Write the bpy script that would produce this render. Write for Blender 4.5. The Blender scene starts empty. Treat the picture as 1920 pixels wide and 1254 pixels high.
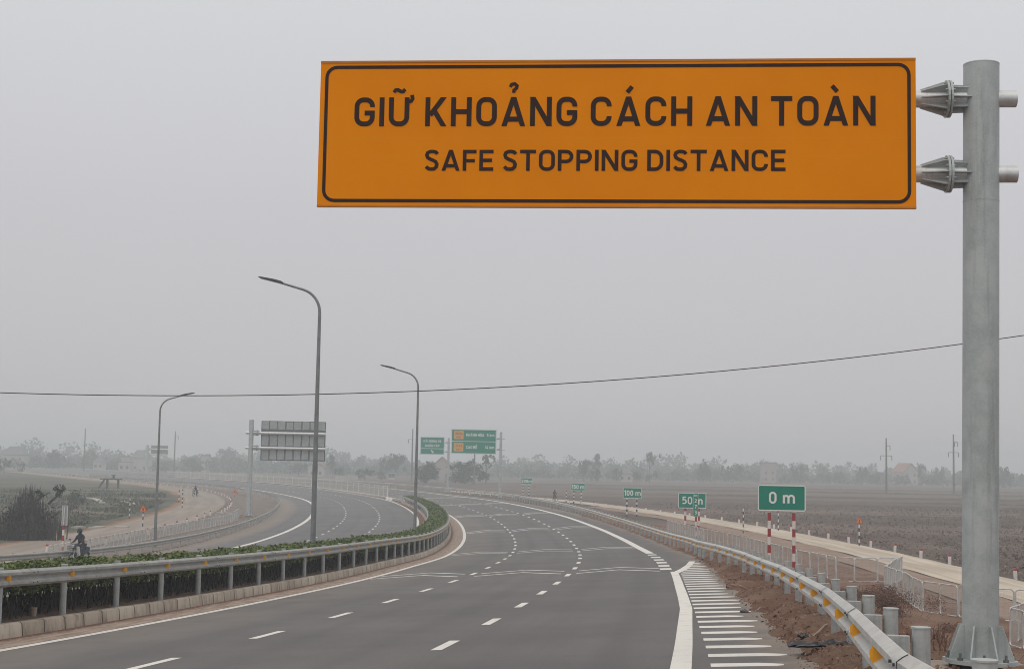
import bpy, math, random
import numpy as np
from mathutils import Vector, Matrix, noise
random.seed(7); rng = np.random.default_rng(7)
R_ = math.radians
C = bpy.context.scene.collection

# ------------------------------------------------------------------ camera
CZ = 6.8                                  # eye height over the low field on the left
scene = bpy.context.scene
cam_d = bpy.data.cameras.new("camera"); cam = bpy.data.objects.new("camera", cam_d); C.objects.link(cam)
cam_d.sensor_fit = 'HORIZONTAL'; cam_d.sensor_width = 36.0
FPX = 2800.8
cam_d.lens = FPX / 1920.0 * 36.0
cam_d.clip_start = 0.1; cam_d.clip_end = 6000.0
VR = Vector((0.999831, -0.001608, 0.018314)); VU = Vector((-0.018384, -0.08745, 0.995999)); VF = Vector((0.0, 0.996168, 0.087465))
cam.matrix_world = Matrix(((VR.x, VU.x, -VF.x, 0), (VR.y, VU.y, -VF.y, 0), (VR.z, VU.z, -VF.z, CZ), (0, 0, 0, 1)))
scene.camera = cam

# ------------------------------------------------------------------ sky, sun, exposure
SUN_EL, SUN_AZ = R_(58), R_(205)          # high, soft, from behind and to the left
w = bpy.data.worlds.new("World"); scene.world = w; w.use_nodes = True
nt = w.node_tree; nt.nodes.clear()
out = nt.nodes.new('ShaderNodeOutputWorld'); bg = nt.nodes.new('ShaderNodeBackground')
sky = nt.nodes.new('ShaderNodeTexSky'); sky.sky_type = 'NISHITA'; sky.sun_disc = False
sky.sun_elevation = SUN_EL; sky.sun_rotation = SUN_AZ; sky.dust_density = 6.0; sky.air_density = 1.5
hsv = nt.nodes.new('ShaderNodeHueSaturation'); hsv.inputs['Saturation'].default_value = 0.25
tc = nt.nodes.new('ShaderNodeTexCoord'); sep = nt.nodes.new('ShaderNodeSeparateXYZ')
ramp = nt.nodes.new('ShaderNodeValToRGB')
ramp.color_ramp.elements[0].position = 0.0; ramp.color_ramp.elements[0].color = (5.95, 5.68, 5.82, 1)
ramp.color_ramp.elements[1].position = 1.0; ramp.color_ramp.elements[1].color = (9.7, 9.25, 8.75, 1)
e_ = ramp.color_ramp.elements.new(0.166); e_.color = (6.32, 6.26, 6.58, 1)
e_ = ramp.color_ramp.elements.new(0.30); e_.color = (7.15, 7.20, 7.42, 1)
cn = nt.nodes.new('ShaderNodeTexNoise'); cn.inputs['Scale'].default_value = 1.6; cn.inputs['Detail'].default_value = 3.0
cm = nt.nodes.new('ShaderNodeMapRange'); cm.inputs['To Min'].default_value = 0.96; cm.inputs['To Max'].default_value = 1.04
mul = nt.nodes.new('ShaderNodeMix'); mul.data_type = 'RGBA'; mul.blend_type = 'MULTIPLY'; mul.inputs['Factor'].default_value = 1.0
mix = nt.nodes.new('ShaderNodeMix'); mix.data_type = 'RGBA'; mix.inputs['Factor'].default_value = 0.88
L = nt.links.new
L(sky.outputs['Color'], hsv.inputs['Color']); L(tc.outputs['Generated'], sep.inputs[0]); L(sep.outputs['Z'], ramp.inputs['Fac'])
L(tc.outputs['Generated'], cn.inputs['Vector']); L(cn.outputs['Fac'], cm.inputs['Value'])
L(ramp.outputs['Color'], mul.inputs[6]); L(cm.outputs['Result'], mul.inputs[7])
L(hsv.outputs['Color'], mix.inputs[6]); L(mul.outputs[2], mix.inputs[7]); L(mix.outputs[2], bg.inputs['Color'])
bg.inputs['Strength'].default_value = 0.10
L(bg.outputs[0], out.inputs['Surface'])
sd = bpy.data.lights.new("sun", 'SUN'); sd.energy = 0.55; sd.angle = R_(35); sd.color = (1.0, 0.91, 0.80)
sun = bpy.data.objects.new("sun", sd); C.objects.link(sun)
sdir = Vector((math.sin(SUN_AZ) * math.cos(SUN_EL), math.cos(SUN_AZ) * math.cos(SUN_EL), math.sin(SUN_EL)))
sun.rotation_euler = (-sdir).to_track_quat('-Z', 'Y').to_euler(); sun.location = (0, -20, 60)
scene.view_settings.view_transform = 'Standard'; scene.view_settings.look = 'None'
scene.view_settings.exposure = 0.0; scene.view_settings.gamma = 1.0

# ------------------------------------------------------------------ helpers
def px(x, y, d):
    "point at depth d on the line of sight through a place measured on the photograph"
    v = VF + VR * ((x - 960.0) / FPX) - VU * ((y - 627.0) / FPX)
    v = v / v.y * d
    return Vector((v.x, v.y, v.z + CZ))

def tag(o, label=None, cat=None, group=None, kind=None):
    if label: o['label'] = label
    if cat: o['category'] = cat
    if group: o['group'] = group
    if kind: o['kind'] = kind
    return o

def empty(name, loc, rz=0.0, label=None, cat=None, group=None):
    o = bpy.data.objects.new(name, None); C.objects.link(o)
    o.empty_display_size = 0.3; o.location = loc; o.rotation_euler = (0, 0, rz)
    return tag(o, label, cat, group)

KIDS = {}
def adopt(o, parent):
    o.parent = parent; KIDS.setdefault(parent.name, []).append(o)

def dup(root, loc, rz=0.0, label=None, scale=None, group=None):
    r = root.copy(); C.objects.link(r); r.location = loc; r.rotation_euler = (0, 0, rz)
    if scale is not None: r.scale = scale if hasattr(scale, '__len__') else (scale,) * 3
    if label: r['label'] = label
    if group: r['group'] = group
    for ch in KIDS.get(root.name, []):
        c = ch.copy(); C.objects.link(c); adopt(c, r)
        for g in KIDS.get(ch.name, []):
            d = g.copy(); C.objects.link(d); adopt(d, c)
    return r

class MB:
    "collects shapes, then links them as one mesh object"
    def __init__(s): s.v = []; s.f = []; s.uv = None
    def add(s, vs, fs):
        n = len(s.v); s.v.extend([tuple(p) for p in vs]); s.f.extend([tuple(i + n for i in f) for f in fs]); return s
    def box(s, c, size, m=None):
        x, y, z = size[0] / 2, size[1] / 2, size[2] / 2
        vs = [Vector((a * x, b * y, d * z)) for a in (-1, 1) for b in (-1, 1) for d in (-1, 1)]
        if m is not None: vs = [m @ p for p in vs]
        vs = [p + Vector(c) for p in vs]
        return s.add(vs, [(0, 1, 3, 2), (4, 6, 7, 5), (0, 4, 5, 1), (2, 3, 7, 6), (0, 2, 6, 4), (1, 5, 7, 3)])
    def tube(s, pts, rad, n=8, cap=True):
        pts = [Vector(p) for p in pts]
        if not hasattr(rad, '__len__'): rad = [rad] * len(pts)
        vs = []; ref = None
        for i, p in enumerate(pts):
            t = (pts[min(i + 1, len(pts) - 1)] - pts[max(i - 1, 0)])
            t = t.normalized() if t.length > 1e-9 else Vector((0, 0, 1))
            if ref is None:
                ref = Vector((1, 0, 0)) if abs(t.x) < 0.8 else Vector((0, 1, 0))
            a = (ref - t * ref.dot(t)); a = a.normalized() if a.length > 1e-6 else t.orthogonal().normalized()
            ref = a; b = t.cross(a)
            for k in range(n):
                q = 2 * math.pi * k / n
                vs.append(p + (a * math.cos(q) + b * math.sin(q)) * rad[i])
        fs = []
        for i in range(len(pts) - 1):
            for k in range(n):
                k2 = (k + 1) % n
                fs.append((i * n + k, i * n + k2, (i + 1) * n + k2, (i + 1) * n + k))
        if cap:
            fs.append(tuple(reversed(range(n)))); fs.append(tuple(range((len(pts) - 1) * n, len(pts) * n)))
        return s.add(vs, fs)
    def prism(s, poly, origin, ax, ay, an, t):
        "polygon (2-D) extruded by t along an"
        o = Vector(origin); ax = Vector(ax); ay = Vector(ay); an = Vector(an); n = len(poly)
        vs = [o + ax * p[0] + ay * p[1] for p in poly] + [o + ax * p[0] + ay * p[1] + an * t for p in poly]
        fs = [tuple(reversed(range(n))), tuple(range(n, 2 * n))] + [(i, (i + 1) % n, n + (i + 1) % n, n + i) for i in range(n)]
        return s.add(vs, fs)
    def build(s, name, mat, parent=None, origin=None, smooth=False, mesh_only=False):
        vs = s.v
        if origin is not None:
            ox, oy, oz = origin; vs = [(a - ox, b - oy, c - oz) for a, b, c in vs]
        me = bpy.data.meshes.new(name); me.from_pydata(vs, [], s.f); me.update()
        if mat: me.materials.append(mat)
        if smooth:
            me.shade_smooth()
            if smooth != 'all': me.set_sharp_from_angle(angle=R_(40))
        if mesh_only: return me
        return link(name, me, parent)

def link(name, me, parent=None):
    o = bpy.data.objects.new(name, me); C.objects.link(o)
    if parent is not None: adopt(o, parent)
    return o

def mesh_np(name, V, F, mat, uv=None, smooth=False):
    "mesh from numpy arrays; F is (n,4)"
    me = bpy.data.meshes.new(name); V = np.asarray(V, np.float32); F = np.asarray(F, np.int32)
    me.vertices.add(len(V)); me.vertices.foreach_set('co', V.ravel())
    k = F.shape[1]
    me.loops.add(F.size); me.loops.foreach_set('vertex_index', F.ravel())
    me.polygons.add(len(F)); me.polygons.foreach_set('loop_start', np.arange(0, F.size, k, dtype=np.int32))
    me.polygons.foreach_set('loop_total', np.full(len(F), k, np.int32))
    if uv is not None:
        l = me.uv_layers.new(name='uv'); l.data.foreach_set('uv', np.asarray(uv, np.float32)[F.ravel()].ravel())
    me.update(calc_edges=True); me.validate()
    if smooth: me.shade_smooth()
    if mat: me.materials.append(mat)
    return me

# ------------------------------------------------------------------ materials
MATS = {}
def mat(name, col, rough=0.8, var=0.12, scale=4.0, bump=0.0, bscale=None, metal=0.0, coord='Object', detail=4.0, spec=0.5, col2=None, stretch=None, sheen=None):
    if name in MATS: return MATS[name]
    m = bpy.data.materials.new(name); m.use_nodes = True; t = m.node_tree; p = t.nodes['Principled BSDF']
    p.inputs['Roughness'].default_value = rough; p.inputs['Metallic'].default_value = metal
    p.inputs['Specular IOR Level'].default_value = spec
    tcn = t.nodes.new('ShaderNodeTexCoord'); vec = tcn.outputs[coord]
    if stretch:
        mp = t.nodes.new('ShaderNodeMapping'); mp.inputs['Scale'].default_value = stretch
        t.links.new(vec, mp.inputs['Vector']); vec = mp.outputs['Vector']
    n = t.nodes.new('ShaderNodeTexNoise'); n.inputs['Scale'].default_value = scale; n.inputs['Detail'].default_value = detail
    n.inputs['Roughness'].default_value = 0.65
    t.links.new(vec, n.inputs['Vector'])
    mr = t.nodes.new('ShaderNodeMapRange'); mr.inputs['From Min'].default_value = 0.3; mr.inputs['From Max'].default_value = 0.7
    t.links.new(n.outputs['Fac'], mr.inputs['Value'])
    mx = t.nodes.new('ShaderNodeMix'); mx.data_type = 'RGBA'
    c2 = col2 if col2 else tuple(min(1.0, c * (1 + var)) for c in col)
    c1 = col if col2 else tuple(c * (1 - var) for c in col)
    mx.inputs[6].default_value = (*c1, 1); mx.inputs[7].default_value = (*c2, 1)
    t.links.new(mr.outputs['Result'], mx.inputs['Factor']); t.links.new(mx.outputs[2], p.inputs['Base Color'])
    if bump:
        b = t.nodes.new('ShaderNodeBump'); b.inputs['Strength'].default_value = bump; b.inputs['Distance'].default_value = 0.05
        n2 = t.nodes.new('ShaderNodeTexNoise'); n2.inputs['Scale'].default_value = bscale or scale * 3; n2.inputs['Detail'].default_value = 6
        t.links.new(vec, n2.inputs['Vector']); t.links.new(n2.outputs['Fac'], b.inputs['Height']); t.links.new(b.outputs[0], p.inputs['Normal'])
    MATS[name] = m
    return m

class NT:
    "small node helper for the hand-made materials"
    def __init__(s, name, rough=0.85, spec=0.4):
        s.m = bpy.data.materials.new(name); s.m.use_nodes = True; s.t = s.m.node_tree; s.p = s.t.nodes['Principled BSDF']
        s.p.inputs['Roughness'].default_value = rough; s.p.inputs['Specular IOR Level'].default_value = spec
        MATS[name] = s.m
    def n(s, k, **kw):
        o = s.t.nodes.new(k)
        for a, v in kw.items(): setattr(o, a, v)
        return o
    def l(s, a, b): s.t.links.new(a, b)
    def noise(s, vec, scale, detail=4, rough=0.6):
        o = s.n('ShaderNodeTexNoise'); o.inputs['Scale'].default_value = scale; o.inputs['Detail'].default_value = detail
        o.inputs['Roughness'].default_value = rough; s.l(vec, o.inputs['Vector']); return o.outputs['Fac']
    def mapping(s, vec, scale):
        o = s.n('ShaderNodeMapping'); o.inputs['Scale'].default_value = scale; s.l(vec, o.inputs['Vector']); return o.outputs['Vector']
    def math(s, op, a, b=0.0, c=None):
        o = s.n('ShaderNodeMath', operation=op)
        for i, v in enumerate((a, b, c)):
            if v is None: continue
            if isinstance(v, (int, float)): o.inputs[i].default_value = v
            else: s.l(v, o.inputs[i])
        return o.outputs[0]
    def step(s, v, a, b, lo=0.0, hi=1.0):
        o = s.n('ShaderNodeMapRange'); o.interpolation_type = 'SMOOTHSTEP'
        o.inputs['From Min'].default_value = a; o.inputs['From Max'].default_value = b
        o.inputs['To Min'].default_value = lo; o.inputs['To Max'].default_value = hi
        s.l(v, o.inputs['Value']); return o.outputs['Result']
    def mixc(s, f, a, b):
        o = s.n('ShaderNodeMix', data_type='RGBA')
        for i, v in ((6, a), (7, b)):
            if isinstance(v, tuple): o.inputs[i].default_value = (*v, 1)
            else: s.l(v, o.inputs[i])
        if isinstance(f, (int, float)): o.inputs['Factor'].default_value = f
        else: s.l(f, o.inputs['Factor'])
        return o.outputs[2]
    def bump(s, h, strength=0.3, dist=0.05):
        b = s.n('ShaderNodeBump'); b.inputs['Strength'].default_value = strength; b.inputs['Distance'].default_value = dist
        s.l(h, b.inputs['Height']); s.l(b.outputs[0], s.p.inputs['Normal'])

def coords(k, which='Object'):
    return k.n('ShaderNodeTexCoord').outputs[which]

# asphalt: u = metres right of the lane line, v = metres along the road
def asphalt(name, base, dust_lo, dust_hi, grime=None):
    k = NT(name, rough=0.72, spec=0.35)
    ob = coords(k); uvn = k.n('ShaderNodeUVMap', uv_map='uv').outputs[0]
    sp = k.n('ShaderNodeSeparateXYZ'); k.l(uvn, sp.inputs[0]); u = sp.outputs['X']
    trk = k.step(k.math('ABSOLUTE', k.math('SUBTRACT', k.math('ABSOLUTE', k.math('SUBTRACT', k.math('MULTIPLY', k.math('FRACT', k.math('DIVIDE', k.math('ADD', u, 37.5), 3.75)), 3.75), 1.875)), 0.85)), 0.05, 0.45, 0.14, 0.0)
    fine = k.noise(ob, 38, 3, 0.7); big = k.noise(ob, 0.22, 4); strk = k.noise(k.mapping(uvn, (1.3, 0.035, 1)), 1.0, 5)
    mid = k.noise(ob, 1.7, 4)
    c = k.mixc(k.step(big, 0.35, 0.68), tuple(b * 0.84 for b in base), tuple(b * 1.14 for b in base))
    c = k.mixc(k.step(strk, 0.42, 0.72, 0, 0.5), c, tuple(b * 0.72 for b in base))
    c = k.mixc(k.step(fine, 0.35, 0.75, 0, 0.45), c, tuple(b * 1.7 for b in base))
    blot = k.noise(ob, 0.75, 6, 0.72); c = k.mixc(k.step(blot, 0.55, 0.72, 0, 0.55), c, tuple(b * 0.70 for b in base))
    scr = k.noise(k.mapping(uvn, (7.0, 0.25, 1)), 1.0, 4, 0.7); c = k.mixc(k.step(scr, 0.66, 0.78, 0, 0.35), c, tuple(b * 1.6 for b in base))
    c = k.mixc(k.step(mid, 0.60, 0.80, 0, 0.35), c, (base[0] * 1.25, base[1] * 1.15, base[2] * 1.02))
    c = k.mixc(k.math('MULTIPLY', trk, k.step(k.noise(k.mapping(uvn, (0.4, 0.03, 1)), 1.0, 3), 0.3, 0.6)), c, (0.03, 0.03, 0.03))
    # blown soil along both edges of the pavement
    wob = k.math('MULTIPLY_ADD', k.noise(ob, 0.9, 5), 2.4, -1.2)
    un = k.math('ADD', u, wob)
    dust = k.mixc(k.noise(ob, 6, 4), (0.24, 0.185, 0.145), (0.36, 0.29, 0.235))
    thin = k.math('MULTIPLY_ADD', k.noise(ob, 5.0, 6, 0.75), 0.9, 0.2)
    hi = k.step(un, dust_hi[0], dust_hi[1]); lo = k.step(un, dust_lo[0], dust_lo[1], 1.0, 0.0)
    f = k.math('MULTIPLY', k.math('MAXIMUM', hi, lo), thin)
    c = k.mixc(f, c, dust)
    if grime:
        g = k.math('MULTIPLY', k.step(u, grime[0], grime[1], 1.0, 0.0), k.step(k.noise(ob, 0.5, 3), 0.35, 0.6, 0.1, 0.5))
        c = k.mixc(g, c, (0.22, 0.19, 0.165))
    k.l(c, k.p.inputs['Base Color']); k.bump(fine, 0.25, 0.01)
    return k.m
M_ROAD = asphalt('asphalt', (0.114, 0.108, 0.106), (-4.3, -3.6), (7.9, 9.1), (-3.0, -1.0))
M_ROAD2 = asphalt('asphalt_far_side', (0.128, 0.124, 0.126), (-23.3, -21.0), (-7.9, -7.3))

k = NT('field_soil', rough=0.95, spec=0.15)
ob = coords(k)
plots = k.noise(k.mapping(ob, (0.0025, 0.03, 1)), 1.0, 3); furrow = k.noise(k.mapping(ob, (0.05, 1.1, 1)), 1.0, 5); clod = k.noise(ob, 1.3, 6, 0.7)
c = k.mixc(k.step(plots, 0.42, 0.58), (0.112, 0.080, 0.066), (0.190, 0.145, 0.122))
c = k.mixc(k.step(furrow, 0.40, 0.62, 0, 0.65), c, (0.085, 0.070, 0.065))
c = k.mixc(k.step(clod, 0.5, 0.8, 0, 0.55), c, (0.21, 0.18, 0.165))
green = k.math('MULTIPLY', k.step(k.noise(k.mapping(ob, (0.008, 0.09, 1)), 1.0, 2), 0.60, 0.68), k.step(clod, 0.3, 0.6))
c = k.mixc(k.math('MULTIPLY', green, 0.55), c, (0.10, 0.125, 0.075))
k.l(c, k.p.inputs['Base Color']); k.bump(clod, 0.6, 0.25); M_FIELD = k.m

k = NT('bare_verge', rough=0.95, spec=0.15)
ob = coords(k); a = k.noise(ob, 0.5, 4); b = k.noise(ob, 7, 6, 0.75); d = k.noise(ob, 26, 4, 0.8)
c = k.mixc(k.step(a, 0.35, 0.65), (0.185, 0.098, 0.068), (0.275, 0.178, 0.128))
c = k.mixc(k.step(b, 0.45, 0.75, 0, 0.75), c, (0.11, 0.060, 0.044))
c = k.mixc(k.step(d, 0.55, 0.8, 0, 0.6), c, (0.42, 0.31, 0.235))
k.l(c, k.p.inputs['Base Color']); k.bump(b, 0.9, 0.12); M_VERGE = k.m

k = NT('track_dirt', rough=0.95, spec=0.1)
ob = coords(k); uvn = k.n('ShaderNodeUVMap', uv_map='uv').outputs[0]
a = k.noise(k.mapping(uvn, (1.2, 0.06, 1)), 1.0, 4); b = k.noise(ob, 3.0, 5)
c = k.mixc(k.step(a, 0.35, 0.68), (0.42, 0.36, 0.29), (0.60, 0.53, 0.44))
c = k.mixc(k.step(b, 0.5, 0.8, 0, 0.4), c, (0.70, 0.64, 0.55))
k.l(c, k.p.inputs['Base Color']); k.bump(b, 0.3, 0.05); M_TRACK = k.m

k = NT('service_road', rough=0.9, spec=0.15)
ob = coords(k); uvn = k.n('ShaderNodeUVMap', uv_map='uv').outputs[0]
a = k.noise(k.mapping(uvn, (0.8, 0.05, 1)), 1.0, 4); b = k.noise(ob, 2.0, 5)
c = k.mixc(k.step(a, 0.35, 0.68), (0.265, 0.222, 0.190), (0.345, 0.300, 0.260))
c = k.mixc(k.step(b, 0.55, 0.8, 0, 0.4), c, (0.42, 0.36, 0.31))
k.l(c, k.p.inputs['Base Color']); M_SERVICE = k.m

k = NT('rough_grass_ground', rough=0.95, spec=0.1)
ob = coords(k); uvn = k.n('ShaderNodeUVMap', uv_map='uv').outputs[0]; sp = k.n('ShaderNodeSeparateXYZ'); k.l(uvn, sp.inputs[0]); u = sp.outputs['X']
a = k.noise(ob, 0.05, 4); b = k.noise(ob, 0.8, 5, 0.7)
c = k.mixc(k.step(a, 0.4, 0.62), (0.070, 0.078, 0.058), (0.118, 0.118, 0.092))
c = k.mixc(k.step(b, 0.5, 0.8, 0, 0.6), c, (0.16, 0.15, 0.11))
brn = k.step(k.noise(ob, 0.035, 4, 0.7), 0.47, 0.62); c = k.mixc(k.math('MULTIPLY', brn, 0.75), c, (0.175, 0.140, 0.115))
un = k.math('ADD', u, k.math('MULTIPLY_ADD', k.noise(ob, 0.22, 5), 5.0, -2.5))
c = k.mixc(k.step(un, -40.0, -38.9), c, (0.31, 0.185, 0.12))
k.l(c, k.p.inputs['Base Color']); k.bump(b, 0.6, 0.2); M_GRASS = k.m

k = NT('road_paint', rough=0.6, spec=0.4)
ob = coords(k); a = k.noise(ob, 2.2, 5, 0.7); b = k.noise(ob, 30, 4, 0.8)
c = k.mixc(k.step(a, 0.45, 0.78, 0, 0.55), (0.76, 0.74, 0.69), (0.50, 0.46, 0.41))
c = k.mixc(k.step(b, 0.58, 0.72, 0, 0.75), c, (0.24, 0.22, 0.21))
ed = k.noise(ob, 1.1, 5, 0.75); c = k.mixc(k.step(ed, 0.60, 0.72, 0, 0.55), c, (0.33, 0.30, 0.275))
k.l(c, k.p.inputs['Base Color']); M_PAINT = k.m
k = NT('worn_road_paint', rough=0.7, spec=0.3)
ob = coords(k); b = k.noise(ob, 9, 5, 0.8)
k.l(k.mixc(k.step(b, 0.50, 0.80, 0, 0.4), (0.80, 0.78, 0.74), (0.52, 0.50, 0.48)), k.p.inputs['Base Color']); M_WORN = k.m

def galv(name, lo, hi, rough=0.5, metal=0.35):
    k = NT(name, rough=rough, spec=0.5); k.p.inputs['Metallic'].default_value = metal
    ob = coords(k); a = k.noise(ob, 3.5, 5, 0.6); s = k.noise(k.mapping(ob, (6, 6, 0.35)), 1.0, 5, 0.7); f = k.noise(ob, 40, 3)
    c = k.mixc(k.step(a, 0.3, 0.7), lo, hi)
    c = k.mixc(k.step(s, 0.50, 0.78, 0, 0.75), c, tuple(x * 0.60 for x in lo))
    dr = k.noise(k.mapping(ob, (11, 11, 0.8)), 1.0, 6, 0.75); c = k.mixc(k.step(dr, 0.66, 0.76, 0, 0.6), c, tuple(x * 0.45 for x in lo))
    c = k.mixc(k.step(f, 0.4, 0.7, 0, 0.25), c, tuple(min(1, x * 1.15) for x in hi))
    k.l(c, k.p.inputs['Base Color'])
    k.l(k.step(a, 0.3, 0.7, rough - 0.1, rough + 0.12), k.p.inputs['Roughness'])
    return k.m
M_POST = galv('galvanised_pole', (0.36, 0.40, 0.40), (0.50, 0.54, 0.54), 0.55, 0.25)
M_RAIL = galv('galvanised_rail', (0.44, 0.44, 0.425), (0.58, 0.58, 0.56), 0.5, 0.2)
M_RAIL2 = galv('weathered_rail', (0.27, 0.275, 0.265), (0.39, 0.39, 0.375), 0.6, 0.15)
M_RPOST = galv('guardrail_post_steel', (0.33, 0.35, 0.35), (0.47, 0.49, 0.485), 0.6, 0.2)
M_LAMP = galv('lamp_pole_steel', (0.17, 0.18, 0.185), (0.25, 0.26, 0.265), 0.5, 0.3)
M_ALU = galv('bright_steel', (0.55, 0.57, 0.58), (0.70, 0.72, 0.72), 0.4, 0.5)
M_DARK = mat('dark_steel', (0.05, 0.05, 0.055), 0.5)
M_BLACK = mat('painted_gap_shade', (0.012, 0.011, 0.011), 0.9)
M_KERB = None
k = NT('kerb_concrete', rough=0.9, spec=0.2)
uvn = k.n('ShaderNodeUVMap', uv_map='uv').outputs[0]; sp = k.n('ShaderNodeSeparateXYZ'); k.l(uvn, sp.inputs[0]); ob = coords(k)
fr = k.math('FRACT', sp.outputs['Y']); edge = k.math('ABSOLUTE', k.math('SUBTRACT', fr, 0.5))
idn = k.n('ShaderNodeTexWhiteNoise', noise_dimensions='1D'); k.l(k.math('FLOOR', sp.outputs['Y']), idn.inputs['W'])
c = k.mixc(idn.outputs['Value'], (0.35, 0.30, 0.245), (0.50, 0.44, 0.37))
stain = k.noise(k.mapping(ob, (3.5, 3.5, 0.8)), 1.0, 5, 0.7); c = k.mixc(k.step(stain, 0.42, 0.72, 0, 0.8), c, (0.17, 0.130, 0.100))
c = k.mixc(k.step(k.noise(ob, 2.2, 5, 0.7), 0.5, 0.7, 0, 0.5), c, (0.50, 0.44, 0.37))
c = k.mixc(k.step(edge, 0.465, 0.49), c, (0.06, 0.05, 0.043))
k.l(c, k.p.inputs['Base Color']); k.bump(k.noise(ob, 14, 5), 0.4, 0.02); M_KERB = k.m
M_CONC = mat('pale_concrete', (0.40, 0.37, 0.33), 0.9, 0.2, 3, 0.3)
M_PLINTH = mat('dusty_concrete', (0.30, 0.25, 0.21), 0.95, 0.2, 3, 0.4)
M_MEDSOIL = mat('median_soil', (0.10, 0.066, 0.050), 0.95, 0.3, 5, 0.8, col2=(0.19, 0.12, 0.085))

k = NT('orange_sign_face', rough=0.8, spec=0.04)
ob = coords(k); sp = k.n('ShaderNodeSeparateXYZ'); k.l(ob, sp.inputs[0]); a = k.noise(ob, 0.8, 3); z = sp.outputs['Z']
c = k.mixc(k.step(a, 0.3, 0.7), (0.84, 0.258, 0.002), (0.89, 0.282, 0.003))
for zz in (0.62, 0.83):
    seam = k.math('LESS_THAN', k.math('ABSOLUTE', k.math('SUBTRACT', z, zz)), 0.006)
    c = k.mixc(k.math('MULTIPLY', seam, 0.35), c, (0.76, 0.34, 0.04))
k.l(c, k.p.inputs['Base Color']); M_ORANGE = k.m
M_ORANGE_EDGE = mat('orange_sign_margin', (0.85, 0.31, 0.02), 0.7, 0.04)
M_INK = mat('sign_ink', (0.040, 0.022, 0.018), 0.8, 0.05, spec=0.15)
M_GREEN = mat('green_sign_face', (0.002, 0.225, 0.155), 0.55, 0.06, 1.0, spec=0.2)
M_WHITE = mat('white_sign_ink', (0.78, 0.80, 0.78), 0.5, 0.04)
M_YBOX = mat('yellow_exit_patch', (0.70, 0.36, 0.075), 0.5, 0.05)
M_RED = mat('red_paint', (0.36, 0.035, 0.035), 0.55, 0.15, 6)
M_WPAINT = mat('white_post_paint', (0.72, 0.69, 0.66), 0.6, 0.10, 8)
M_BPAINT = mat('black_post_paint', (0.05, 0.045, 0.045), 0.6, 0.1)
M_TRI = mat('orange_triangle_face', (0.75, 0.22, 0.03), 0.5, 0.05)
M_BOARDBACK = mat('sign_back_aluminium', (0.36, 0.385, 0.39), 0.55, 0.16, 2.2, metal=0.2)
M_BACKDARK = mat('sign_back_seam', (0.13, 0.14, 0.145), 0.7, 0.2, 5)
def banded(name, col, period):
    k = NT(name, rough=0.55, spec=0.3); sp = k.n('ShaderNodeSeparateXYZ'); k.l(coords(k), sp.inputs[0]); z = sp.outputs['Z']
    f = k.math('GREATER_THAN', k.math('FRACT', k.math('DIVIDE', k.math('ADD', z, 20 * period), period)), 0.5); n = k.noise(coords(k), 9, 4)
    c = k.mixc(f, col, (0.70, 0.67, 0.64)); k.l(k.mixc(k.step(n, 0.55, 0.8, 0, 0.25), c, (0.30, 0.25, 0.22)), k.p.inputs['Base Color']); return k.m
BANDS = {'red': banded('red_white_bands', (0.33, 0.03, 0.032), 0.80), 'black': banded('black_white_bands', (0.05, 0.043, 0.043), 0.60)}
M_REFL = mat('amber_reflector', (0.82, 0.36, 0.008), 0.35, 0.12, 20)
M_BARK = mat('bark', (0.075, 0.060, 0.050), 0.95, 0.3, 6)
M_TWIG = mat('dark_twigs', (0.042, 0.038, 0.038), 0.95, 0.35, 6)
def leafmat(name, a, b, scale, rough=0.7, trans=0.0):
    k = NT(name, rough=rough, spec=0.3)
    g = k.n('ShaderNodeNewGeometry'); n1 = k.noise(g.outputs['Position'], scale, 3)
    r = g.outputs['Random Per Island']
    f = k.math('ADD', k.math('MULTIPLY', k.step(n1, 0.3, 0.7), 0.55), k.math('MULTIPLY', r, 0.45))
    k.l(k.mixc(f, a, b), k.p.inputs['Base Color'])
    if trans:
        td = k.n('ShaderNodeBsdfTranslucent'); k.l(k.mixc(f, a, b), td.inputs['Color'])
        ms = k.n('ShaderNodeMixShader'); ms.inputs[0].default_value = trans
        k.l(k.p.outputs[0], ms.inputs[1]); k.l(td.outputs[0], ms.inputs[2]); k.l(ms.outputs[0], k.t.nodes['Material Output'].inputs['Surface'])
    return k.m
M_HEDGE = leafmat('hedge_leaves', (0.034, 0.062, 0.020), (0.20, 0.25, 0.080), 1.3, 0.6, 0.15)
M_LEAF = leafmat('far_tree_leaves', (0.040, 0.055, 0.032), (0.080, 0.100, 0.055), 0.15)
M_LEAF2 = leafmat('dark_tree_leaves', (0.028, 0.042, 0.026), (0.055, 0.075, 0.042), 0.2)
M_DRY = leafmat('dry_litter', (0.10, 0.050, 0.035), (0.40, 0.265, 0.195), 2.0, 0.9)
M_DRYB = leafmat('dry_brown_shrub', (0.09, 0.045, 0.034), (0.225, 0.125, 0.085), 2.0, 0.9)
M_BUSH = leafmat('green_bush_leaves', (0.030, 0.050, 0.026), (0.075, 0.10, 0.05), 0.8)

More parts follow.
